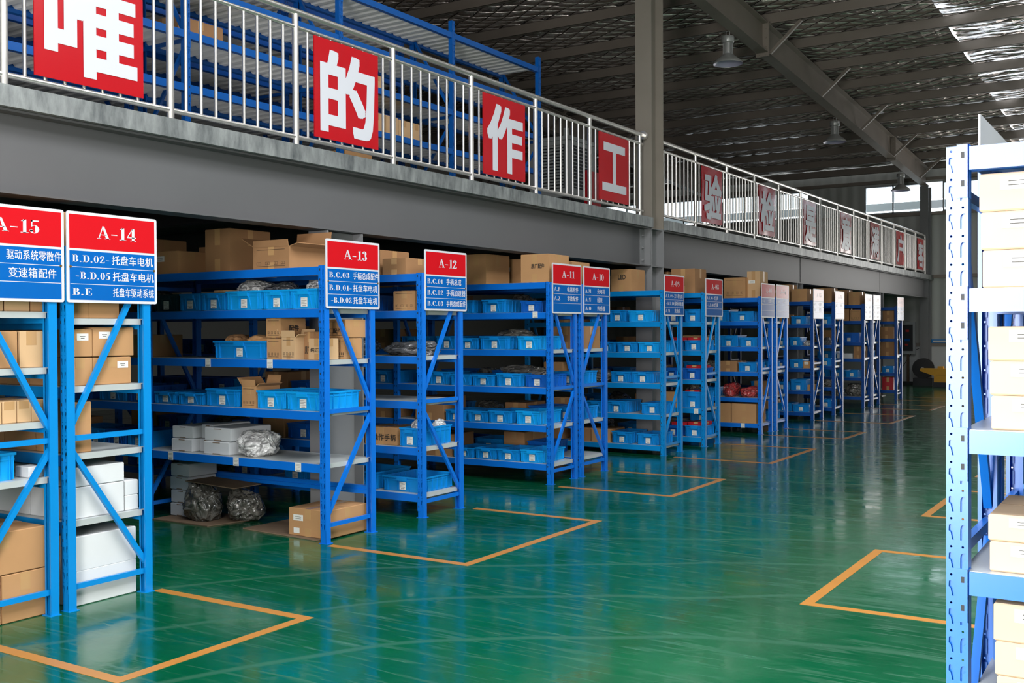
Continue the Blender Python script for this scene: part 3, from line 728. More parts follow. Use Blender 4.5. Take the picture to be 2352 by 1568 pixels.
def ibeam(mb, p, q, w_, h_, mat, tf=0.014, tw=0.009):
    """H-section running from p to q (p, q at the underside centre)"""
    p, q = Vector(p), Vector(q); d = (q-p).normalized(); s = d.cross(Vector((0,0,1))).normalized(); u = s.cross(d).normalized()
    mb.bar(p+u*tf/2, q+u*tf/2, w_, tf, mat); mb.bar(p+u*(h_-tf/2), q+u*(h_-tf/2), w_, tf, mat); mb.bar(p+u*h_/2, q+u*h_/2, tw, h_-2*tf, mat)
for X, nm in ((-5.95,'above the railing of signs'),(-12.0,'beyond the mezzanine, left of the cooler'),(-18.0,'along the left wall'),(0.0,'above the right-hand racks'),(6.0,'near the right wall')):
    t = thing('roof_rafter', 'deep grey steel roof rafter '+nm, 'rafter', (X, 0, 0), 0, 'roof rafters')
    m = MB(); ibeam(m, (0, 30.7, zr(30.7)), (0, YN+.1, zr(YN+.1)), 0.20, 0.50, RAFT); obj('girder', m, t)
    for k, y in enumerate(PUR[1:13]):
        if k % 2 == 0:
            for s in (-1, 1):
                m = MB(); m.bar((s*0.08, y, zr(y)+0.03), (s*0.62, y-0.03, zr(y)+0.50), 0.05, 0.05, RAFT); obj('knee_brace', m, t)
    for y in (26.6, 17.3):
        m = MB()
        for e in (-0.012, 0.012): m.box(-0.11, 0.11, y+e-0.008, y+e+0.008, zr(y)-0.06, zr(y)+0.52, RAFT)
        for sx in (-0.06, 0.06):
            for zz in (-0.03, 0.1, 0.25, 0.4): m.tube((sx, y-0.035, zr(y)+zz), (sx, y+0.035, zr(y)+zz), 0.014, RAFT, 8)
        obj('splice_plate', m, t)
    m = MB()
    for e in (0,1): m.box(-0.11, 0.11, 30.49+e*0.42, 30.502+e*0.42, 0.0, zr(30.7)-0.002, COLG)
    m.box(-0.005, 0.005, 30.502, 30.91, 0.0, zr(30.7)-0.002, COLG)
    o = obj('steel_column', m, None, (X, 0, 0)); tag(o, 'grey steel column against the far wall, under the rafter '+nm, 'column', 'far wall columns')

# ---- mezzanine: columns, edge beams, deck
def hcol(name, label, x0, x1, y0, y1, z0, z1, zsplit=None):
    m = MB(); seg = [(z0, z1, COLG)] if zsplit is None else [(z0, zsplit, COLG), (zsplit, z1, COLB)]
    for za, zb, mt in seg:
        m.box(x0, x1, y0, y0+0.014, za, zb, mt); m.box(x0, x1, y1-0.014, y1, za, zb, mt)
        m.box((x0+x1)/2-0.006, (x0+x1)/2+0.006, y0+0.014, y1-0.014, za, zb, mt)
    for z in (2.39, 2.88) if zsplit else (): m.box(x0+0.004, x1-0.004, y0+0.014, y1-0.014, z, z+0.01, COLG)
    m.box(x0-0.04, x1+0.04, y0-0.04, y1+0.04, z0, z0+0.015, COLG)
    o = obj(name, m); return tag(o, label, 'column')
hcol('steel_column', 'tall beige-grey steel column rising through the mezzanine to the roof', -6.075, -5.845, 12.645, 13.02, 0, zr(12.8)-0.002, 2.90)
hcol('steel_column', 'light grey steel column under the mezzanine behind the A-13 rack', -6.055, -5.85, 6.44, 6.88, 0, 2.385)
for y, nm in ((18.9,'behind the A-05 sign'),(25.1,'between the A-01 rack and the far wall')):
    hcol('steel_column', 'grey steel column under the mezzanine '+nm, -6.055, -5.85, y-0.02, y+0.17 if False else y+0.30, 0, 2.385)
for i, (y0, y1, nm) in enumerate(((-1.7,12.63,'nearer'),(13.03,30.48,'farther'))):
    t = thing('mezzanine_edge_beam', 'grey painted steel edge beam of the mezzanine, %s of two beside the tall column' % nm, 'beam', (-5.95, y0, 2.39), 0, 'mezzanine edge beams')
    m = MB(); ibeam(m, (0, 0, 0), (0, y1-y0, 0), 0.20, 0.50, BEAMG)
    obj('girder', m, t)
    ye = y1-y0-0.012 if i == 0 else 0.0
    m = MB(); m.box(-0.10, 0.10, ye, ye+0.012, 0.0, 0.50, COLG); 
    m.box(0.006, 0.012, (ye-0.13 if i == 0 else 0.012), (ye if i == 0 else 0.10), 0.02, 0.48, COLG); obj('end_plate', m, t)
    for zz in (0.08, 0.24, 0.40):
        m = MB(); yb = ye-0.07 if i == 0 else 0.05
        m.tube((0.012, yb, zz), (0.03, yb, zz), 0.016, COLG, 6); m.tube((0.03, yb, zz), (0.042, yb, zz), 0.009, COLG, 8); obj('bolt', m, t)
    for yy in (() if i == 0 else (6.3, 12.4)):
        m = MB(); m.box(0.0045, 0.012, yy, yy+0.05, 0.014, 0.486, BEAMG); obj('splice_seam', m, t)
m = MB(); m.box(XL, -5.80, YN+.02, 12.60, 2.892, 3.02, SLAB); m.box(XL, -5.80, 13.06, 30.98, 2.892, 3.02, SLAB); m.box(XL, -6.10, 12.60, 13.06, 2.892, 3.02, SLAB)
struct('floor_mezzanine', m)
for k in range(12):
    y = 2.2+k*2.5
    if y > 30 : break
    m = MB(); ibeam(m, (XL+0.1, y, 2.64), (-6.06, y, 2.64), 0.12, 0.25, BEAMG)
    o = obj('mezzanine_joist', m); tag(o, 'dark steel joist under the mezzanine deck, %s from the near end' % ORD[k], 'joist', 'mezzanine joists')

BN = ['at the far left edge of the photo','large one second from the left','third from the left','fourth, just left of the tall column','first to the right of the tall column','second right of the tall column','third right of the tall column','fourth right of the tall column','fifth right of the tall column','last but one before the far wall','last one before the far wall']
# ---- stainless railings
def railing(label, y0, y1, posts):
    t = thing('handrail', label, 'railing', (-5.93, 0, 3.02))
    for nm, z, r in (('top_rail',1.075,0.027),('middle_rail',0.955,0.017),('bottom_rail',0.085,0.019)):
        m = MB(); m.tube((0, y0, z), (0, y1, z), r, STEEL, 16); obj(nm, m, t)
    pm = MB(); pm.tube((0,0,0.001), (0,0,1.055), 0.026, STEEL, 16); pme = pm.mesh('post')
    bm_2 = MB(); bm_2.tube((0,0,0.10), (0,0,0.942), 0.0118, STEEL, 10); bme = bm_2.mesh('baluster')
    for y in posts: obj('post', pme, t, (0, y, 0))
    bal = [a+(b-a)*k/9 for a, b in zip(posts, posts[1:]) for k in range(1, 9)]
    for y in bal[:100]: obj('baluster', bme, t, (0, y, 0))
    if len(bal) > 100:
        m = MB()
        for y in bal[100:]: m.tube((0,y,0.10), (0,y,0.942), 0.0118, STEEL, 8)
        o = obj('baluster', m, t); o['kind'] = 'stuff'
    return t
r1 = railing('stainless steel handrail with red boards, left of the tall column', 1.24, 12.55, [1.24,2.475,3.71,4.94,6.17,7.39,8.62,9.85,11.09,12.46])
m = MB(); m.tube((0,12.55,1.075),(0,12.60,1.075),0.055,STEEL,18,0.055); obj('end_flange', m, r1)
railing('stainless steel handrail with red boards, right of the tall column', 13.06, 30.47, [13.08]+[14.32+1.2423*k for k in range(14)])
for bi, (ch, y, dx) in enumerate((('唯',3.89,0),('的',6.35,0),('作',8.785,0),('工',11.275,0),('验',14.49,0),('检',16.95,0),('是',19.40,0),('意',21.91,0),('满',24.37,0),('户',26.92,0),('客',29.36,0))):
    t = thing('banner_board', 'red board with a white character, %s' % BN[bi], 'sign', (-5.902, y, 3.137), 0, 'red slogan boards on the handrail')
    m = MB(); n = 8; vs = []
    bend = 0.0 if y < 12 else 0.006
    for i in range(n+1):
        for j in range(n+1):
            vs.append((bend*math.sin(i*1.1+y)*math.cos(j*0.9+y)+0.004, 0.80*i/n, 0.812*j/n))
    m.add(vs, [(i*(n+1)+j, (i+1)*(n+1)+j, (i+1)*(n+1)+j+1, i*(n+1)+j+1) for i in range(n) for j in range(n)], BRED, True)
    m.box(-0.004, -0.001, 0, 0.80, 0, 0.812, BRED)
    obj('panel', m, t)
    m = MB(); q = 0.0075 if y < 12 else 0.013
    wd = {'工':(0.12,0.88,0.17,0.84)}.get(ch, (0.11,0.91,0.09,0.88))
    text_into(m, ch, wd[0]*0.80, wd[1]*0.80, wd[2]*0.812, wd[3]*0.812, WHITE, lambda u, v, l_: (q+l_, u, v), bold=0.034)
    obj('character', m, t)

# ---- racks of the ground floor
RACKS = {   # sign: (X0, Y0, D, levels, bays, L, flip, material)
 'A-15': (-5.26, 3.02, 0.57, [2.04,1.68,1.373,1.075,0.768], 2, 1.97, True, BLUE2),
 'A-14': (-5.255, 3.645, 0.57, [2.04,1.645,1.259,0.876,0.498], 2, 1.97, False, BLUE2),
 'A-13': (-5.30, 5.80, 0.57, [2.042,1.732,1.351,0.970,0.583], 2, 1.97, True, BLUE),
 'A-12': (-5.345, 7.035, 0.59, [2.044,1.734,1.351,0.971,0.583,0.191], 2, 1.97, False, BLUE),
 'A-11': (-5.375, 9.215, 0.55, [2.05,1.745,1.362,0.976,0.592,0.203], 2, 1.97, True, BLUE),
 'A-10': (-5.38, 9.865, 0.60, [2.05,1.745,1.362,0.976,0.592,0.203], 2, 1.97, False, BLUE),
 'A-09': (-5.39, 12.02, 0.56, [2.05,1.662,1.277,0.892,0.505,0.12], 1, 1.97, True, BLUE2),
 'A-08': (-5.34, 13.22, 0.54, [2.05,1.662,1.277,0.892,0.505,0.12], 1, 1.97, False, BLUE2),
 'A-07': (-5.26, 15.21, 0.52, [2.03,1.679,1.297,0.922,0.536,0.153], 1, 1.97, True, BLUE),
 'A-06': (-5.25, 15.87, 0.56, [2.03,1.679,1.297,0.922,0.536,0.153], 1, 1.97, False, BLUE),
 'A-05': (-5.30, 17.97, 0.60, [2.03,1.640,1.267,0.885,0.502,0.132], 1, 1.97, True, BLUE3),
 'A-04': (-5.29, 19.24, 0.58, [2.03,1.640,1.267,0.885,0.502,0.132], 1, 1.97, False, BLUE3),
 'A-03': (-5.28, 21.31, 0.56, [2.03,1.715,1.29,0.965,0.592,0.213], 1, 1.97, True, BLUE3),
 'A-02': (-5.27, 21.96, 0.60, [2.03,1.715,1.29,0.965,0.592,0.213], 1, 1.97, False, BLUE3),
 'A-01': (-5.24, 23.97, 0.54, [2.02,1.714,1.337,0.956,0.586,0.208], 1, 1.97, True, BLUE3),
}
for s, (X0, Y0, D, lv, nb, L, fl, mt) in RACKS.items():
    t = rack('blue steel shelving rack whose aisle end carries the %s sign' % s, X0, Y0, D, lv, nb, L, fl, mt, group='ground floor shelving racks')
    if s == 'A-13': obj('beam', beam_mesh(1.97, BLUE), t, (-UW/2, D, 0.36), math.pi)

# white location labels stuck on the beams
tg = MB(); tg.box(-.03,.03,-.0008,0,-.033,.033,PAPER)
for i in range(4): tg.box(-.024,.016+.006*(i%2),-.0012,-.0008,.020-.011*i,.0215-.011*i,INK)
for i in range(12): tg.box(-.02+i*.0035,-.0185+i*.0035,-.0012,-.0008,-.030,-.020,INK)
tgm = tg.mesh('location_label')
for nm, x, z in (('A-13',-6.535,1.32),('A-13',-5.854,1.32),('A-13',-6.987,.552),('A-13',-6.228,.552),('A-13',-5.569,.552),('A-11',-5.557,1.722),('A-07',-5.547,.12),('A-08',-5.469,.47),('A-05',-5.488,.85),('A-14',-6.9,.85)):
    rk = [o for o in S.objects if o.get('label','').endswith('the %s sign' % nm)][0]
    o = obj('location_label', tgm, rk); o.location = (x-rk.location.x, -.006, z)
    o['label'] = 'white printed location label'
# aisle signs
ROWS = {
 'A-15': [('B.D.05','驱动系统零散件',0.30,0.44,0.97),('B.F','变速箱配件',0.2,0.46,0.92),('','',0,0,0)],
 'A-14': [('B.D.02-','托盘车电机',0.43,0.48,0.95),('-B.D.05','托盘车电机',0.44,0.49,0.96),('B.E','托盘车驱动系统',0.24,0.49,0.96)],
 'A-13': [('B.C.03','手柄总成配件',0.40,0.49,0.98),('B.D.01-','托盘车电机',0.44,0.49,0.95),('-B.D.02','托盘车电机',0.44,0.49,0.95)],
 'A-12': [('B.C.01','手柄总成',0.40,0.50,0.86),('B.C.02','手柄加速器',0.40,0.50,0.96),('B.C.03','手柄总成配件',0.40,0.50,0.97)],
 'A-11': [('A.P','电器附件',0.24,0.50,0.88),('A.Z','零散配件',0.24,0.50,0.88),('','',0,0,0)],
 'A-10': [('A.M','充电机',0.25,0.50,0.80),('A.N','线束',0.25,0.50,0.70),('A.O','传感器',0.25,0.50,0.80)],
 'A-09': [('A.L.09-','叉车警告灯',0.45,0.49,0.93),('-A.L.10','熔断继电器',0.45,0.49,0.95),('A.M','充电机',0.25,0.50,0.80)],
 'A-08': [('A.L.01-','灯具',0.42,0.50,0.72),('-A.L.08','灯具',0.42,0.50,0.72),('','',0,0,0)],
 'A-07': [('A.J','仪表开关',0.22,0.50,0.90),('','',0,0,0),('','',0,0,0)],
 'A-06': [('A.H','开关',0.22,0.52,0.72),('','',0,0,0),('','',0,0,0)],
 'A-05': [('A.G','电器',0.22,0.52,0.76),('A.F','开关',0.22,0.52,0.76),('','',0,0,0)],
 'A-04': [('A.E','配件',0.22,0.52,0.76),('','',0,0,0),('','',0,0,0)],
 'A-03': [('A.D','配件',0.22,0.50,0.85),('A.C','配件',0.22,0.50,0.85),('A.C','配件',0.22,0.50,0.8)],
 'A-02': [('A.C','配件',0.22,0.50,0.85),('A.B','配件',0.22,0.50,0.85),('A.B','配件',0.22,0.50,0.8)],
 'A-01': [('A.A','配件',0.22,0.50,0.85),('A.B','配件',0.22,0.50,0.85),('','',0,0,0)],
}
SW, SH = 0.612, 0.512
def aisle_sign(code, x, y, z, tilt=0.0):
    t = thing('aisle_sign', 'red and blue aisle sign reading %s on the end of its rack' % code, 'sign', (x, y, z), 0, 'aisle signs')
    t.rotation_euler = (tilt, 0, 0)
    m = MB(); n = 10; r = 0.014; W, H = SW, SH
    pts = []
    for cx, cy, a0 in ((W-r, r, -90), (W-r, H-r, 0), (r, H-r, 90), (r, r, 180)):
        for i in range(5): tt = math.radians(a0+90*i/4); pts.append((cx+r*math.cos(tt), cy+r*math.sin(tt)))
    k = len(pts)
    m.add([(0, u, v) for u, v in pts]+[(0.006, u, v) for u, v in pts], [tuple(reversed(range(k))), tuple(range(k, 2*k))]+[(i, (i+1)%k, (i+1)%k+k, i+k) for i in range(k)], WHITE)
    obj('board', m, t)
    m = MB(); m.box(0.006, 0.0066, W*0.028, W*0.972, H*0.595, H*0.968, SRED); obj('red_panel', m, t)
    m = MB(); m.box(0.006, 0.0066, W*0.028, W*0.972, H*0.03, H*0.570, SBLUE)
    for f in (0.392, 0.205): m.box(0.0066, 0.0069, W*0.035, W*0.965, H*f-0.0016, H*f+0.0016, WHITE)
    obj('blue_panel', m, t)
    m = MB(); fn = lambda u, v, q: (0.0071+q, u, v)
    text_into(m, code, W*0.32, W*0.755, H*0.72, H*0.86, WHITE, fn)
    obj('rack_number', m, t)
    for (lc, cn, u1, c0, c1), vb in zip(ROWS.get(code, []), (0.435, 0.250, 0.070)):
        if not cn: continue
        m = MB(); u0 = 0.055 if lc[0] != '-' else 0.09
        text_into(m, lc, W*u0, W*(u1+0.02), H*(vb+0.012), H*(vb+0.090), WHITE, fn); obj('shelf_code', m, t)
        m = MB(); text_into(m, cn, W*c0, W*c1, H*vb, H*(vb+0.105), WHITE, fn, bold=0.0); obj('goods_name', m, t)
    for u in (0.022, W-0.022):
        m = MB(); m.tube((0.006, u, H*0.392), (0.010, u, H*0.392), 0.007, BRASS, 10); obj('screw', m, t)
SY = {'A-15':3.02,'A-14':3.645,'A-13':5.805,'A-12':7.06,'A-11':9.23,'A-10':9.90,'A-09':12.00,'A-08':13.22,'A-07':15.19,'A-06':15.84,'A-05':17.94,'A-04':19.24,'A-03':21.33,'A-02':21.96,'A-01':23.97}
for s, y in SY.items(): aisle_sign(s, RACKS[s][0]+0.004, y, 1.735)

# ---- goods on the ground floor racks
SHELF = ['top of the rack','second shelf down','third shelf down','fourth shelf down','fifth shelf down','lowest shelf','floor']
MATN = {'blue_plastic':'blue','sky_blue_plastic':'bright blue','royal_blue_plastic':'deep blue','dark_green_plastic':'dark green'}
def nth(i): return 'nearest the aisle' if i == 0 else ORD[i]+' from the aisle'
def short(lv): return ['on top','second shelf down','third shelf down','fourth shelf down','fifth shelf down','lowest shelf'][lv]
def fill(s, lv, items):
    """items: (kind, x0, w, h, d, dy) with x0 the left edge; sorted here by nearness to the aisle"""
    X0, Y0, D = RACKS[s][:3]; z = RACKS[s][3][lv]+0.0015
    cnt = {}
    for it in sorted(items, key=lambda q: -(q[1]+q[2])):
        kind, x0, w_, h, d, dy = it[:6]; rz = it[6] if len(it) > 6 else 0
        grp = kind[:3]; i = cnt.get(grp, 0); cnt[grp] = i+1
        place = '%s, %s, rack %s' % (nth(i), short(lv), s)
        y = Y0+dy
        if x0+w_ > X0-.062: y = Y0+max(dy, .056)
        if x0+w_ > X0-.046: w_ -= x0+w_-(X0-.046)
        d = min(d, D-.060-(y-Y0))
        if lv > 0: h = min(h, RACKS[s][3][lv-1]-.072-z)
        if kind.startswith('bin'):
            mt = {'bin':BIN,'binb':BIN2,'bind':BIN3,'bing':BING}[kind]
            bin_('%s plastic parts bin, %s' % (MATN[mt.name], place), x0, y, z, w_, d, h, mt, 'plastic bins on rack '+s, rz)
        elif kind.startswith('box'):
            mt = {'box':CARD,'boxd':CARD2,'boxl':CARD,'boxp':CARD,'boxo':CARD,'boxq':CARD2,'boxw':WCARD,'boxr':REDC}[kind]
            nm = {'box':'plain brown cardboard box','boxd':'dark brown cardboard box','boxl':'cardboard box with a white label','boxp':'printed cardboard box','boxo':'open-topped cardboard box','boxq':'open-topped cardboard box with shade in its colour','boxw':'white cardboard box','boxr':'red printed carton'}[kind]
            carton('%s, box %s' % (nm, place), x0, y, z, w_, d, h, mt, {'boxl':'label','boxp':'print','boxo':'open','boxq':'open'}.get(kind, 'plain'), 'boxes on rack '+s, rz)
        elif kind.startswith('bag'):
            mt = {'bag':FILM,'bagg':FILMG,'bagd':FILMD,'bagr':FILMR}[kind]
            nm = {'bag':'clear plastic bag of parts','bagg':'grey plastic wrapped bundle','bagd':'plastic bag of dark parts','bagr':'plastic bag of red parts'}[kind]
            blob('plastic_bag', '%s, bag %s' % (nm, place), 'bag', x0+w_/2, y+d/2, z, w_, d, h, mt, 'bags on rack '+s, seed=int(abs(x0)*37+lv))
B = 0.145
ITEMS = {
 ('A-13',0): [('boxl',-7.26,.30,.19,.30,.06),('boxd',-7.06,.40,.24,.14,.37),('boxd',-6.62,.28,.335,.44,.05),('boxq',-6.07,.38,.17,.46,.04)],  # darker cardboard here puts the shade under the mezzanine into the colour
 ('A-13',1): [('bing',-7.22,.28,B,.42,.03),('bin',-6.91,.24,B,.40,.03),('bin',-6.65,.27,B,.40,.03),('binb',-6.37,.39,.15,.44,.03),('binb',-5.965,.275,.15,.42,.03),('binb',-5.68,.285,.15,.42,.03)],
 ('A-13',2): [('bin',-6.52,.59,B,.40,.03)],
 ('A-13',3): [('bin',-7.23,.26,.10,.40,.03),('bin',-6.94,.30,.10,.40,.03),('bin',-6.61,.37,.145,.42,.03),('binb',-6.04,.29,.145,.52,.03),('binb',-5.725,.33,.145,.52,.03)],
 ('A-12',0): [('boxd',-5.79,.25,.14,.40,.03),('boxd',-6.2,.36,.22,.4,.06),('boxd',-6.9,.40,.28,.4,.06)],
 ('A-12',1): [('bind',-6.2,.27,B,.4,.04),('bind',-6.5,.27,B,.4,.04),('bin',-7.0,.3,B,.4,.04)],
 ('A-12',2): [('bagg',-5.92,.58,.13,.42,.06),('bagg',-6.55,.55,.22,.42,.05),('bagg',-7.15,.5,.24,.42,.05)],
 ('A-12',3): [('bind',-6.9,.3,B,.4,.05)],
 ('A-12',4): [('bin',-5.62,.21,.16,.48,.03),('bind',-6.45,.4,B,.4,.05),('bind',-6.95,.4,B,.4,.05)],
 ('A-12',5): [('bin',-5.83,.43,.13,.50,.04),('bin',-6.30,.42,.15,.50,.04)],
 ('A-11',0): [('box',-6.43,.25,.32,.49,.03)],
 ('A-11',1): [('bin',-6.62,.27,B,.4,.03),('bin',-6.24,.29,B,.46,.03),('bind',-5.80,.26,.12,.40,.10)],
 ('A-11',2): [('bin',-6.56,.27,.12,.4,.03),('bin',-6.27,.37,B,.42,.03),('binb',-5.80,.28,B,.50,.03)],
 ('A-11',3): [('bin',-6.66,.27,.12,.42,.03),('bin',-6.365,.27,.12,.42,.03),('bin',-6.06,.29,.145,.50,.03),('bind',-5.74,.28,.13,.42,.09)],
 ('A-11',4): [('bin',-6.72,.26,.12,.42,.03),('bin',-6.425,.25,.12,.42,.03),('bin',-6.16,.28,.13,.46,.03),('binb',-5.82,.29,.14,.50,.03)],
 ('A-11',5): [('bin',-6.62,.26,.11,.42,.03),('bin',-6.33,.26,.12,.42,.03),('bin',-6.06,.27,.12,.46,.03),('binb',-5.77,.285,.13,.50,.03)],
 ('A-10',0): [('box',-5.82,.3,.25,.4,.05)],
 ('A-10',1): [('bin',-5.8,.3,.12,.4,.05)],
 ('A-10',2): [('boxd',-5.85,.42,.24,.40,.12)],
 ('A-10',3): [('bin',-5.75,.3,.14,.44,.06),('boxw',-6.25,.28,.14,.4,.06)],
 ('A-10',4): [('bin',-5.78,.32,.14,.48,.06)],
 ('A-10',5): [('bind',-6.1,.3,.14,.4,.06)],
 ('A-09',1): [('bin',-6.17,.23,.155,.4,.03),('binb',-5.90,.34,.14,.42,.03)],
 ('A-09',2): [('bin',-6.36,.27,.13,.4,.03),('bin',-6.06,.28,.13,.4,.03),('binb',-5.765,.30,.13,.42,.03)],
 ('A-09',3): [('bin',-6.15,.28,.14,.4,.03),('bin',-5.86,.30,.14,.46,.03)],
 ('A-09',4): [('bin',-6.22,.28,.15,.5,.03),('bin',-5.74,.30,.135,.42,.03)],
 ('A-09',5): [('bin',-6.14,.28,.15,.5,.03),('bin',-5.78,.29,.145,.46,.03)],
 ('A-08',0): [('boxd',-5.85,.34,.33,.4,.06),('boxd',-6.3,.4,.3,.4,.06)],
 ('A-08',1): [('bin',-5.65,.23,.165,.42,.03),('bind',-5.95,.27,.165,.42,.03)],
 ('A-08',2): [('bin',-5.66,.26,.14,.42,.03),('bin',-5.96,.27,.14,.42,.03)],
 ('A-08',3): [('bind',-5.68,.27,.15,.44,.03),('bind',-5.98,.27,.15,.44,.03)],
 ('A-08',4): [('bin',-5.70,.30,.22,.44,.03)],
 ('A-08',5): [('bin',-5.66,.27,.15,.46,.03),('bind',-5.96,.27,.15,.44,.03)],
 ('A-07',1): [('bin',-5.75,.36,.15,.4,.03),('bin',-6.05,.27,.17,.4,.03)],
 ('A-07',2): [('bin',-5.61,.28,.14,.4,.03),('bin',-5.93,.29,.17,.4,.03)],
 ('A-07',3): [('bin',-5.63,.28,.145,.4,.03)],
 ('A-07',4): [('bagr',-5.95,.26,.22,.4,.05),('bagr',-5.67,.32,.17,.42,.03)],
 ('A-07',5): [('box',-6.02,.27,.29,.42,.03),('box',-5.735,.38,.295,.46,.03)],
 ('A-06',1): [('bin',-5.6,.26,.14,.4,.05)], ('A-06',2): [('bin',-5.6,.26,.14,.4,.05)], ('A-06',3): [('bin',-5.6,.26,.14,.4,.05)],
 ('A-06',4): [('box',-5.62,.26,.22,.4,.05)], ('A-06',5): [('bin',-5.6,.26,.14,.4,.05)],
 ('A-05',1): [('bin',-5.70,.26,.135,.4,.03)], ('A-05',2): [('bin',-5.72,.18,.15,.4,.03),('bag',-5.52,.16,.10,.3,.05)],
 ('A-05',3): [('bin',-5.72,.22,.15,.4,.03),('boxl',-5.49,.16,.12,.3,.03)], ('A-05',4): [('bin',-5.71,.27,.19,.4,.03),('box',-5.42,.09,.1,.3,.05)], ('A-05',5): [('bin',-5.67,.28,.13,.4,.03)],
 ('A-04',0): [('boxd',-5.7,.34,.27,.4,.06)],
 ('A-04',1): [('bin',-5.58,.22,.14,.4,.03)], ('A-04',2): [('bagg',-5.60,.22,.14,.4,.03)], ('A-04',3): [('bin',-5.58,.22,.14,.4,.03)], ('A-04',4): [('bagd',-5.60,.26,.14,.4,.03)], ('A-04',5): [('bin',-5.56,.2,.14,.4,.03)],
 ('A-03',0): [('box',-5.60,.22,.26,.4,.06)],
 ('A-03',1): [('boxp',-5.56,.2,.22,.4,.03)], ('A-03',2): [('bind',-5.80,.42,.19,.42,.03)], ('A-03',3): [('boxw',-5.82,.30,.10,.4,.03),('boxd',-5.50,.18,.24,.4,.03)],
 ('A-03',4): [('bin',-5.66,.25,.14,.42,.03)], ('A-03',5): [('bagd',-5.72,.40,.26,.42,.03)],
 ('A-02',1): [('boxd',-5.55,.22,.2,.4,.06)], ('A-02',2): [('bin',-5.55,.22,.14,.4,.05)], ('A-02',3): [('bin',-5.55,.22,.14,.4,.05)], ('A-02',4): [('box',-5.55,.22,.14,.4,.05)], ('A-02',5): [('bind',-5.55,.22,.14,.4,.05)],
 ('A-01',1): [('boxd',-5.55,.24,.26,.4,.03)], ('A-01',2): [('boxd',-5.62,.30,.26,.4,.03)], ('A-01',3): [('boxd',-5.62,.32,.30,.4,.03)],
 ('A-01',4): [('bin',-5.57,.25,.145,.4,.03)], ('A-01',5): [('boxr',-5.56,.24,.28,.4,.03)],
}
rnd = random.Random(11)
# the shelves carry on with goods towards the back of the hall
for s, nlow in (('A-13',-9.1),('A-12',-9.1),('A-11',-9.0),('A-10',-7.2),('A-09',-7.2),('A-08',-6.9),('A-07',-6.5),('A-05',-6.3),('A-03',-6.2)):
    for lv in range(len(RACKS[s][3])):
        if lv == 0 and s in ('A-07','A-09'): continue
        key = (s, lv); lst = ITEMS.setdefault(key, [])
        if s == 'A-13' and lv == 4: x = -7.35
        elif s == 'A-13' and lv == 2: x = -7.4
        else: x = min([q[1] for q in lst]+[RACKS[s][0]-0.1])-0.03
        while x > nlow:
            if x-.40 < RACKS[s][0]-RACKS[s][4+1]*RACKS[s][4]+.0: break
            w_ = rnd.choice([.27,.27,.28,.38]); kind = rnd.choice(['bind','bind','bin','bin','boxd','box','bagd']) if lv else rnd.choice(['boxd','box','boxl'])
            f0, f1 = RACKS[s][0]-UW-1.985, RACKS[s][0]-1.955
            if x-w_ < f1 and x > f0: x = f0
            h = (.145 if kind.startswith('bin') else rnd.uniform(.16,.26) if lv else rnd.uniform(.2,.33))
            lst.append((kind, x-w_, w_, h, .42, .04+rnd.uniform(0,.02)))
            x -= w_+rnd.choice([.015,.02,.03,.2])
for (s, lv), lst in ITEMS.items(): fill(s, lv, lst)

# ---- A-13: cartons, foam, bags and what stands on the floor
r, L2 = 'rack A-13', 1.3525
carton('small printed box under another, middle of third shelf of '+r, -5.92, 5.83, L2, .145, .28, .163, CARD, 'print', 'cartons on the third shelf of A-13')
carton('small printed box stacked on the lower one, third shelf of '+r, -5.93, 5.835, L2+.164, .155, .27, .15, CARD, 'print', 'cartons on the third shelf of A-13', text=('配件',0.3,0.7,0.35,0.65,'s'))
carton('slim printed box with open flaps, third shelf of '+r, -5.765, 5.83, L2, .14, .20, .165, CARD3, 'open', 'cartons on the third shelf of A-13')
carton('tall box with black characters behind the open one on '+r, -5.62, 5.92, L2, .10, .34, .215, CARD2, 'plain', 'cartons on the third shelf of A-13', text=('原厂',0.1,0.6,0.2,0.45,'f'))
carton('bright box reading genuine parts beside the end post of '+r, -5.515, 5.86, L2, .15, .16, .16, CARD3, 'plain', 'cartons on the third shelf of A-13', text=('纯正品',0.12,0.95,0.36,0.56,'f'))
carton('printed box at the back left, low, third shelf of '+r, -5.555, 6.10, L2, .105, .22, .16, CARD, 'print', 'cartons on the third shelf of A-13')
carton('printed box at the back right, low, third shelf of '+r, -5.438, 6.08, L2, .08, .20, .16, CARD, 'print', 'cartons on the third shelf of A-13')
carton('wide printed box on top of two others, third shelf of '+r, -5.585, 6.09, L2+.162, .235, .24, .145, CARD, 'print', 'cartons on the third shelf of A-13', text=('正厂配件',0.10,0.80,0.25,0.5,'f'))
carton('open cardboard box between the blue bins, fourth shelf of '+r, -6.205, 5.84, .9715, .155, .26, .165, CARD, 'open', 'cartons on A-13')
blob('paper_wad', 'crumpled brown paper on the long blue bin, left wad', 'paper', -6.40, 5.98, L2+.105, .18, .2, .09, CARD2, 'brown paper in the long bin', 3)
blob('paper_wad', 'crumpled brown paper on the long blue bin, right wad', 'paper', -6.13, 5.98, L2+.105, .26, .2, .085, CARD, 'brown paper in the long bin', 1)
blob('plastic_bag', 'clear plastic bag bulging over the wide bright blue bin, '+r, 'bag', -6.25, 6.06, 1.855, .30, .32, .13, FILM, 'bags in the second-shelf bins of A-13', 2)
blob('plastic_bag', 'grey plastic bag lying in the next bin, second shelf, '+r, 'bag', -5.94, 6.06, 1.845, .30, .32, .11, FILMG, 'bags in the second-shelf bins of A-13', 4)
blob('plastic_bag', 'white carrier bag in the bin beside the end post, '+r, 'bag', -5.52, 6.05, 1.845, .26, .30, .12, FILMW, 'bags in the second-shelf bins of A-13', 5)
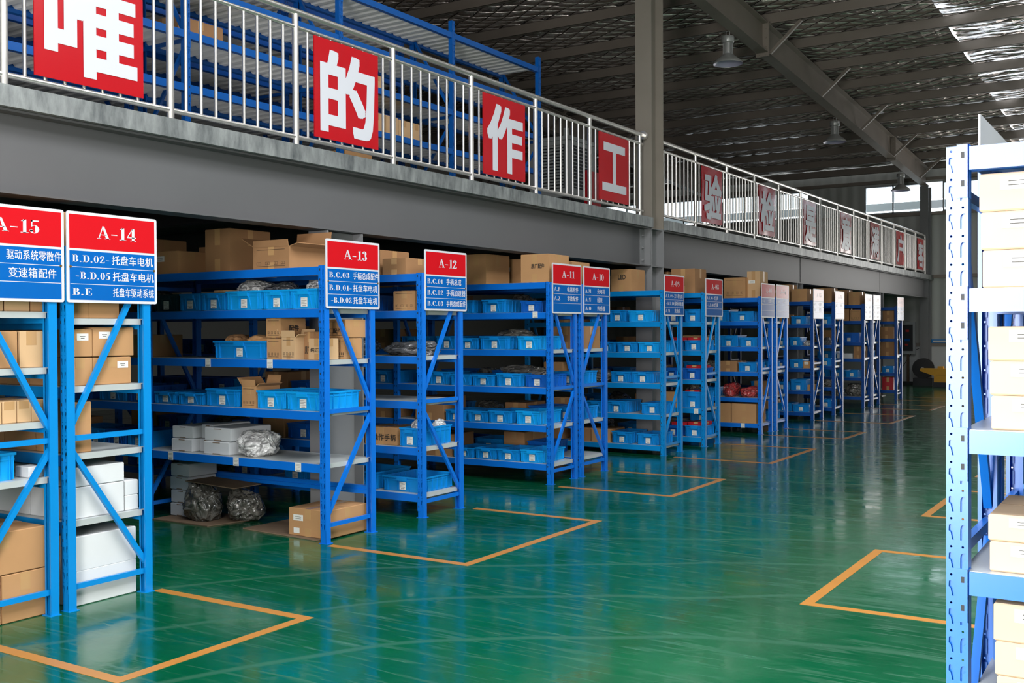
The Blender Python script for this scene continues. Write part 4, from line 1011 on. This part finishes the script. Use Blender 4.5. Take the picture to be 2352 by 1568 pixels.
carton('thin pale carton lying on the second bin, second shelf, '+r, -6.60, 5.92, 1.879, .17, .22, .02, CARD3, 'plain')
def foam(label, x, y, z, w_, d, h, g, rz=0):
    t = thing('foam_case', label, 'foam box', (x, y, z), rz, g)
    m = MB(); e = 0.006; n = w_*0.3
    def r(z_, i): return [(i,i,z_),(w_-i,i,z_),(w_-i,d-i,z_),(i,d-i,z_)]
    for z0, z1 in ((0, h),):
        m.add(r(z0,e)+r(z0+e,0)+r(z1-e,0)+r(z1,e), [(3,2,1,0)]+[(j+i,j+(i+1)%4,j+4+(i+1)%4,j+4+i) for j in (0,4,8) for i in range(4)]+[(12,13,14,15)], FOAM)
    obj('shell', m, t)
    m = MB(); m.box(w_/2-n/2, w_/2+n/2, -0.001, 0.002, h*0.88, h-0.006, CARDD); m.box(w_/2-n/2, w_/2+n/2, -0.001, 0.002, 0.004, h*0.10, CARDD); obj('finger_notch', m, t)
g = 'white foam cases on A-13'; zf = .5845
foam('white foam case, lower left of the stack on the fifth shelf', -7.05, 5.86, zf, .24, .42, .105, g)
foam('white foam case, lower middle of the stack on the fifth shelf', -6.79, 5.93, zf, .14, .40, .105, g)
foam('white foam case, lower right behind the clear bag, fifth shelf', -6.64, 5.84, zf, .28, .44, .105, g)
foam('white foam case, upper left of the stack on the fifth shelf', -7.05, 5.87, zf+.108, .24, .40, .10, g)
foam('white foam case, upper middle of the stack on the fifth shelf', -6.79, 5.95, zf+.108, .14, .40, .115, g)
foam('white foam case, upper right of the stack on the fifth shelf', -6.64, 5.85, zf+.108, .29, .44, .105, g)
blob('plastic_bag', 'clear plastic bag of parts lying at the front edge of the fifth shelf, A-13', 'bag', -6.18, 5.99, zf, .34, .30, .205, FILM, None, 6, .4)
for i in range(4): foam('white foam case in the floor stack under A-13, %s from the floor' % ORD[i], -7.24+.01*(i%2), 6.00, .012+i*.112, .22, .30, .108, 'foam cases stacked on the floor')
m = MB(); m.add([(-7.25,5.82,0.001),(-6.60,5.83,0.001),(-6.49,6.28,0.001),(-6.55,6.31,0.001),(-7.25,6.31,0.001),(-7.25,5.82,0.010),(-6.60,5.83,0.010),(-6.49,6.28,0.010),(-6.55,6.31,0.010),(-7.25,6.31,0.010)], [(4,3,2,1,0),(5,6,7,8,9)]+[(i,(i+1)%5,(i+1)%5+5,i+5) for i in range(5)], CARDD)
tag(obj('cardboard_sheet', m), 'torn brown cardboard sheet on the floor under the foam stack', 'cardboard')
m = MB(); m.add([(-6.28,5.91,0.001),(-5.45,5.855,0.001),(-5.42,6.40,0.001),(-6.25,6.45,0.001),(-6.28,5.91,0.009),(-5.45,5.855,0.009),(-5.42,6.40,0.009),(-6.25,6.45,0.009)], [(3,2,1,0),(4,5,6,7)]+[(i,(i+1)%4,(i+1)%4+4,i+4) for i in range(4)], CARDD)
tag(obj('cardboard_sheet', m), 'flat brown cardboard sheet under the sealed box at A-13', 'cardboard')
blob('plastic_bag', 'plastic bag of dark metal parts on the floor, left one under A-13', 'bag', -6.86, 6.02, .011, .34, .30, .30, FILMD, 'floor bags under A-13', 7)
blob('plastic_bag', 'plastic bag of dark metal parts on the floor, right one under A-13', 'bag', -6.54, 6.19, .011, .32, .28, .27, FILMD, 'floor bags under A-13', 8, .5)
m = MB(); m.bar((-7.0,6.10,.325),(-6.42,6.10,.305),.30,.006,CARDD); tag(obj('cardboard_sheet', m), 'dark sheet of card lying across the two floor bags', 'cardboard')
t = carton('sealed brown box on the floor at the foot of rack A-13', -5.775, 5.905, .010, .385, .46, .21, CARD, 'label')
m = MB(); m.box(.05,.11,-.0022,-.0012,.02,.06,PAPER); obj('shipping_label', m, t)
# A-12 extras
carton('brown box with black characters on the fifth shelf, rack A-12', -6.02, 7.09, .5845, .36, .34, .15, CARD, 'plain', None, text=('操作手柄',0.25,0.95,0.25,0.62,'f'))
carton('small printed box standing on the second shelf, rack A-12', -5.70, 7.10, 1.7355, .235, .22, .17, CARD, 'print')
blob('foam_wrap', 'white foam wrapping bulging out of the bin, left piece, A-12', 'wrapping', -5.56, 7.24, .67, .09, .12, .14, FILMW, 'foam wrapping in the A-12 bin', 9)
blob('foam_wrap', 'white foam wrapping bulging out of the bin, right piece, A-12', 'wrapping', -5.46, 7.42, .67, .08, .18, .13, FILMW, 'foam wrapping in the A-12 bin', 10)
# A-11 extras
blob('plastic_bag', 'dark bag of wiring looms above the third-shelf bins of A-11', 'bag', -5.98, 9.52, 1.47, .50, .22, .11, FILMD, None, 11)
blob('plastic_bag', 'dark bag above the fourth-shelf bins of A-11', 'bag', -5.90, 9.55, 1.09, .60, .20, .11, FILMD, None, 12)
carton('brown box with the printed letters LED on top of A-09', -6.14, 12.06, 2.0515, .28, .4, .275, CARD, 'plain', None, text=('LED',0.35,0.72,0.55,0.76,'f'))
carton('brown box printed original parts in Chinese on top of A-11', -5.75, 9.25, 2.0515, .33, .42, .29, CARD, 'plain', None, text=('原厂配件',0.38,0.85,0.50,0.66,'f'))
# red cartons in A-08
for lv, x, w_, h in ((2,-5.62,.22,.05),(2,-5.86,.22,.05),(3,-5.64,.22,.05),(4,-5.66,.2,.03),(5,-5.62,.22,.06),(5,-5.86,.22,.05)):
    zz = RACKS['A-08'][3][lv]+{2:.128,3:.138,4:.215,5:.138}[lv]
    carton('red carton lying in the blue bin, %s, %s, rack A-08' % ('near the aisle' if x > -5.7 else 'further in', short(lv)), x, 13.30, zz, w_, .30, h, REDC, 'plain', 'red cartons in rack A-08', name='red_carton')
t1 = carton('large printed box on top of rack A-07 at the front', -5.86, 15.25, 2.0315, .345, .42, .31, CARD, 'print', 'boxes on top of A-07', text=('配件',0.3,0.8,0.4,0.6,'s'))
t1 = carton('largest box on top of rack A-07, behind and right of the front one', -5.53, 15.35, 2.0315, .20, .36, .40, CARD3, 'label', 'boxes on top of A-07')

# ---- A-14 and A-15, seen through their end frames
def row(s, z, lst, grp, what):
    for i, (x0, y0, w_, d, h, mt, kd, lab) in enumerate(lst): carton(lab, x0, y0, z+.0015, w_, d, h, mt, kd, grp)
G14, G15 = 'cartons on rack A-14', 'cartons on rack A-15'
def c14(z, y0, d, h, lab, mt=CARD, n=1, w_=.36, x=-5.325, dz=0):
    for k in range(n):
        carton(lab if k == 0 else lab+', %s box behind it' % ORD[k-1], x-w_-k*(w_+.01), y0, z+dz+.0015, w_, d, h, mt, 'plain', G14)
c14(1.645, 3.70, .14, .26, 'left cardboard box on the second shelf of A-14', n=3)
c14(1.645, 3.845, .20, .24, 'right cardboard box on the second shelf of A-14', n=3)
c14(1.259, 3.70, .16, .163, 'lower left cardboard box, third shelf of A-14', n=3)
c14(1.259, 3.865, .26, .163, 'lower right labelled cardboard box, third shelf of A-14', n=3)
c14(1.259, 3.70, .16, .163, 'upper left labelled cardboard box, third shelf of A-14', n=3, dz=.165)
c14(1.259, 3.865, .28, .165, 'upper right cardboard box, third shelf of A-14', CARD, 3, dz=.165)
c14(.876, 3.70, .155, .29, 'tall cardboard box on the fourth shelf of A-14', n=3, w_=.3)
c14(.498, 3.70, .165, .18, 'lower left white box, fifth shelf of A-14', WCARD, 3)
c14(.498, 3.868, .205, .18, 'lower middle white box, fifth shelf of A-14', WCARD, 3)
c14(.498, 4.078, .085, .088, 'small white box at the right, fifth shelf of A-14', WCARD, 2)
c14(.498, 4.078, .085, .088, 'small white box on top of another, fifth shelf of A-14', WCARD, 2, dz=.09)
c14(.498, 3.72, .35, .108, 'flat white box lying on top, fifth shelf of A-14', WCARD, 2, dz=.183)
c14(0, 3.72, .43, .195, 'lower large white box on the floor under A-14', WCARD, 2, w_=.5)
c14(0, 3.72, .43, .195, 'upper large white box on the floor under A-14', WCARD, 2, w_=.5, dz=.197)
lab14 = MB(); lab14.box(0, .0008, 0, .075, 0, .04, PAPER); lab14.box(.0008,.0012,.02,.055,.022,.025,INK); lab14.box(.0008,.0012,.025,.05,.012,.015,INK); lme = lab14.mesh('shipping_label')
for nm, y, z in (('upper left',3.76,1.52),('upper right',3.905,1.53),('lower right',4.03,1.355)):
    for o in [q for q in S.objects if q.get('label','').startswith(nm) and 'third shelf of A-14' in q.get('label','') and 'behind' not in q.get('label','')]:
        ob = obj('shipping_label', lme, o); ob.location = (.361, y-o.location.y, z-o.location.z)
def c15(z, y0, d, h, lab, mt=CARD, w_=.34, dz=0, n=1):
    for k in range(n):
        carton(lab if k == 0 else lab+', %s box behind it' % ORD[k-1], -5.335-w_-k*(w_+.01), y0, z+dz+.0015, w_, d, h, mt, 'plain', G15)
c15(1.68, 3.08, .24, .24, 'left cardboard box on the second shelf of A-15', CARD3); c15(1.68, 3.335, .14, .22, 'middle cardboard box on the second shelf of A-15', CARD3); c15(1.68, 3.485, .075, .2, 'narrow cardboard box on the second shelf of A-15')
c15(1.373, 3.08, .32, .20, 'left cardboard box on the third shelf of A-15', CARD, n=2); c15(1.373, 3.415, .145, .20, 'right cardboard box on the third shelf of A-15', CARD3)
for k in range(5): c15(1.075, 3.14+.086*k, .083, .125, 'slim open-fronted file carton on the fourth shelf of A-15, %s from the left' % ORD[k], CARD3)
c15(.768, 3.46, .09, .06, 'small white box on the fifth shelf of A-15', WCARD, w_=.12)
bin_('blue plastic bin on the fifth shelf of A-15 at the left edge', -5.335, 3.08, .7695, .31, .36, .155, BIN2, None, math.pi/2, False)
c15(0, 3.30, .265, .26, 'lower large brown box on the floor under A-15, right', CARD, w_=.5); c15(0, 3.04, .25, .26, 'lower large brown box on the floor under A-15, left', CARD, w_=.5)
c15(0, 3.06, .50, .235, 'upper large brown box on the floor stack under A-15', CARD, w_=.5, dz=.264)

for sgn, y0 in (('A-14', 3.70), ('A-15', 3.07)):  # boxes added out of sight, stepped to block door light towards A-13's top
    for k in range(3):
        carton('large brown box added to block door light on top of rack %s, %s behind its sign' % (sgn, ORD[k]), -5.84-.47*k, y0+.055*(k==3), 2.0415, .46, .46, .215+.055*min(k,2), CARD2 if k % 2 else CARD, 'plain', 'boxes on top of '+sgn)
# ---- upper racks on the mezzanine
def upper_deck_mesh(L, D):
    mb = MB(); n = 14; w_ = (L-.02)/n
    mb.box(.01, L-.01, .008, D-.008, -.004, .001, DECKW)
    for i in range(n):
        a0 = .01+i*w_
        mb.add([(a0+w_*.12,.04,-.004),(a0+w_*.88,.04,-.004),(a0+w_*.70,.04,-.032),(a0+w_*.30,.04,-.032),(a0+w_*.12,D-.04,-.004),(a0+w_*.88,D-.04,-.004),(a0+w_*.70,D-.04,-.032),(a0+w_*.30,D-.04,-.032)],
               [(0,1,2,3),(7,6,5,4),(3,2,6,7),(0,3,7,4),(1,5,6,2)], DECKW)
    return mb.mesh('shelf_panel')
_dm[(1.9,.6)] = upper_deck_mesh(1.9, .6)
ULV = [1.915,1.445,1.045,.602,.19]
rack('long blue steel rack on the mezzanine behind the red boards', -7.57, 2.16, .60, ULV, 5, 1.9, True, BLUE4, 3.02, -math.pi/2, 'mezzanine racks')
rack('blue steel rack on the mezzanine, second row back', -8.30, 2.16, .60, ULV, 4, 1.9, False, BLUE3, 3.02, -math.pi/2, 'mezzanine racks')
GU = 'boxes on the mezzanine rack'
def cu(lab, y0, d, z, h, mt=CARD, x=-7.06, w_=.34, kd='plain'): carton(lab, x-w_+.03, y0, z+.0015, w_, d, h, mt, kd, GU)
z4 = 3.02+.602
cu('cardboard box beside the second red board, left of four, mezzanine rack', 8.38, .26, z4, .20, CARD3); cu('cardboard box, second of four in a row, mezzanine rack', 8.65, .20, z4, .20, CARD3)
cu('cardboard box, third of four in a row, mezzanine rack', 8.86, .20, z4, .19, CARD3); cu('cardboard box with white label, last of four in a row, mezzanine rack', 9.07, .20, z4, .19, CARD3)
cu('small yellowish box higher up beside the second red board', 8.42, .20, 3.02+1.045, .14, CARD3); cu('low cardboard box at the foot of the mezzanine rack', 8.0, .42, 3.02+.19, .16, CARD)
cu('cardboard box behind the second red board, middle shelf', 7.98, .26, z4, .2, CARD); cu('brown box at the left on the mezzanine rack', 6.1, .5, 3.02+1.045, .2, CARD2, x=-7.25)

# ---- air cooler, pipe and red board on the mezzanine
t = thing('air_cooler', 'grey boxy air cooler with louvres behind the handrail', 'air cooler', (-8.75, 14.35, 3.0215))
m = MB(); m.box(0,.72,0,.85,.68,1.52,ACM); m.box(-.02,.74,-.02,.87,1.50,1.56,ACM); m.box(-.02,.74,-.02,.87,.62,.69,ACM); obj('housing', m, t)
for k in range(14):
    m = MB(); z = .78+k*.048; m.bar((.10,-.012,z),(.62,-.012,z),.012,.03,ACM); obj('louvre', m, t)
m = MB(); m.box(.08,.64,-.004,.0,.75,1.43,DARK); m.box(.7201,.724,.12,.74,.76,1.43,DARK); obj('intake_grille', m, t)
for k in range(12):
    m = MB(); z = .79+k*.054; m.bar((.732,.12,z),(.732,.74,z),.012,.014,ACM); obj('side_louvre', m, t)
m = MB(); m.tube((.60,.12,1.56),(.60,.12,1.70),.05,ACM); obj('valve', m, t)
for x in (.04,.68):
    for y in (.04,.81): m = MB(); m.box(x-.03,x+.03,y-.03,y+.03,0,.63,DARK); obj('leg', m, t)
t = thing('standing_pipe', 'black vertical pipe with pale wrapped top on the mezzanine', 'pipe', (-8.55, 13.35, 3.0215))
m = MB(); m.tube((0,0,0),(0,0,1.45),.06,DARK,16); obj('pipe', m, t)
o = blob('wrapping', 'pale wrapped top', 'x', 0, 0, 1.40, .30, .30, .26, FILMW, None, 13); o.parent = t; del o['category']; del o['label']
m = MB(); m.box(-7.55,-7.50,13.95,14.40,3.0215,3.95,BRED); tag(obj('red_panel_board', m), 'dark red panel standing behind the last board before the column', 'panel')

# ---- lamps under the rafter
def lamp(label, y, ztop):
    t = thing('high_bay_lamp', label, 'lamp', (-6.07, y, ztop), 0, 'bell-shaped lamps under the rafter')
    m = MB(); m.lathe([(0,-.02),(.095,-.02),(.10,-.03),(.10,-.11),(.09,-.125),(.0,-.125)], (0,0,0), LAMPM); obj('driver_cap', m, t)
    m = MB(); m.lathe([(.062,-.12),(.062,-.30)], (0,0,0), LAMPM)
    for k in range(20):
        q = 2*math.pi*k/20; m.bar((.07*math.cos(q),.07*math.sin(q),-.12),(.07*math.cos(q),.07*math.sin(q),-.30),.004,.016,LAMPM,up=(math.cos(q),math.sin(q),0))
    obj('heat_sink', m, t)
    m = MB(); m.lathe([(.062,-.29),(.085,-.31),(.13,-.345),(.20,-.40),(.235,-.44),(.237,-.455)], (0,0,0), LAMPM, 40); obj('lamp_shade', m, t)
    m = MB(); m.lathe([(.0,-.36),(.08,-.36),(.12,-.365),(.195,-.41),(.230,-.452)], (0,0,0), LAMPI, 40); obj('reflector', m, t)
    m = MB(); m.tube((-.03,0,-.02),(-.03,0,.06),.006,LAMPM,8); m.tube((.03,0,-.02),(.03,0,.06),.006,LAMPM,8); m.tube((-.03,0,.06),(.03,0,.06),.006,LAMPM,8); obj('hook', m, t)
lamp('bell-shaped grey lamp nearest the camera, beside the tall column', 16.0, zr(16.0)-.055)
lamp('bell-shaped grey lamp in the middle of the three', 22.1, zr(22.1)-.055)
lamp('bell-shaped grey lamp closest to the far window', 28.2, zr(28.2)-.055)

# ---- at the far wall
t = thing('notice_display', 'grey framed dark display on a post at the far wall', 'display', (-6.42, 30.70, 0))
m = MB(); m.box(-.20,.20,0,.06,.84,1.74,FRAMEM); obj('frame', m, t)
m = MB(); m.box(-.16,.13,-.003,0,.93,1.66,DARK); obj('screen', m, t)
m = MB(); m.box(-.06,.03,-.005,-.003,1.46,1.52,REDINK); m.box(-.08,.0,-.005,-.003,1.08,1.13,REDINK); m.box(-.10,.06,-.005,-.003,1.2,1.27,SBLUE); obj('screen_marks', m, t)
m = MB(); m.box(-.03,.03,.0,.05,.0,.84,WOODB); obj('post', m, t)
m = MB(); m.box(-.22,.22,-.05,.12,0,.08,DARK); obj('foot', m, t)
t = thing('yellow_machine', 'low yellow machine with a tapered snout at the far wall', 'machine', (-5.53, 29.6, 0))
m = MB(); m.add([(-.35,0,.49),(0,0,.49),(0,0,.30),(-.35,0,.42),(-.35,.3,.49),(0,.3,.49),(0,.3,.30),(-.35,.3,.42)], [(0,3,2,1),(4,5,6,7),(0,1,5,4),(3,7,6,2),(0,4,7,3),(1,2,6,5)], YEL); obj('snout', m, t)
m = MB(); m.box(0,.8,0,.40,.13,.49,YEL); m.box(.04,.76,-.004,0,.32,.325,WOODB); obj('cabinet', m, t)
m = MB(); m.box(-.03,.82,.02,.38,.0,.13,DARK); obj('base', m, t)
m = MB(); m.box(.08,.22,.05,.2,.49,.55,YEL); obj('switch_box', m, t)
t = thing('cable_reel', 'large black round reel beside the yellow machine', 'reel', (-5.93, 30.22, .47))
for nm, r_, y0, y1 in (('flange',.27,-.05,-.03),('drum',.16,-.03,.13),('flange',.27,.13,.15)): m = MB(); m.tube((0,y0,0),(0,y1,0),r_,BLACK,36); obj(nm, m, t)
m = MB(); m.tube((0,-.07,0),(0,.17,0),.04,LAMPM,16); obj('hub', m, t)
m = MB(); m.box(-.25,.25,-.05,.15,-.47,-.262,DARK); obj('stand', m, t)
t = thing('tool_tray', 'blue tray on the ledge of the far wall', 'tray', (-5.86, 30.93, 1.1515))
m = MB(); m.box(0,.62,-.02,.06,0,.10,BIN); obj('tray', m, t); m = MB(); m.box(.06,.5,-.024,-.02,.02,.07,PAPER); obj('sticker', m, t)
m = MB()
pts = [(-6.9+.12*i, 30.985, .35+.62*(i/6)**1.2-.10*math.sin(i)) for i in range(7)]
for p, q in zip(pts, pts[1:]): m.tube(p, q, .008, BLACK, 6)
tag(obj('wall_cable', m), 'thin black cable running up the white lower wall', 'cable')
# canopy outside the far windows
m = MB(); n = 60
vs = []
for i in range(n+1):
    x = -20+26*i/n
    for j, (y, z) in enumerate(((32.2, 5.25), (40, 7.9))): vs.append((x, y, z+(0.04 if i % 2 else 0)))
m.add(vs, [(2*i, 2*i+2, 2*i+3, 2*i+1) for i in range(n)], CANOPY)
o = tag(obj('outdoor_canopy', m), 'pale corrugated canopy roof outside the far windows', 'canopy')
m = MB(); m.box(-20,6,32.0,32.1,5.0,5.22,CANOPY); tag(obj('canopy_gutter', m), 'white gutter edge of the canopy outside the far windows', 'gutter')
m = MB(); m.box(-30,20,31.4,60,-.2,-.05,CANOPY); o = obj('yard_ground', m); o['kind'] = 'structure'

# ---- right-hand racks in the foreground
RL = [2.048,1.673,1.299,.924,.549,.174]
rack('blue steel rack cut by the right edge, close to the camera', -.53+2.0+UW, 3.0, .57, RL, 1, 2.0, True, BLUE, group='right-hand racks')
rack('blue steel rack standing back to back behind the foreground one', -.53+2.0+UW, 3.63, .57, RL, 1, 2.0, False, BLUE, group='right-hand racks')
t = thing('aisle_sign', 'back of an aisle sign above the right-hand rack', 'sign', (-.545, 3.63, 1.735)); m = MB(); m.box(0,.006,0,SW,0,SH,FRAMEM); obj('board', m, t)
m = MB(); m.box(-.0008,0,.02,SW-.02,.31,SH-.02,SRED); obj('red_panel', m, t); m = MB(); m.box(-.0008,0,.02,SW-.02,.02,.29,SBLUE); obj('blue_panel', m, t)
GR = 'cartons on the foreground rack'
for lv, z, hs, xo in (('upper shelf',1.673,(.10,.10,.10),.0),('second visible shelf',1.299,(.09,.09,.09),.022),('third visible shelf',.924,(.08,.07),.018),('lowest visible shelf',.549,(.095,.09,.10),.035)):
    zz = z+.0015
    for i, h in enumerate(hs):
        h = round(h, 2)
        nm = ('bottom','middle','top')[i] if len(hs) == 3 else ('bottom','top')[i]
        x = -.445+xo-.004*i
        carton('carton with strong light in its colour, white label, %s of the stack, %s, foreground rack' % (nm, lv), x, 3.035, zz, .42, .38, h, CARD_LIT, 'label', GR)
        zz += h+.001
for k, z in enumerate((1.673,1.299,.924,.549)):
    bin_('blue bin at the back of the foreground racks, %s shelf from the top' % ORD[k+1], -.42+.05*(k % 2), 3.67, z+.0015, .3, .42, .15, BIN, 'bins behind the foreground cartons')
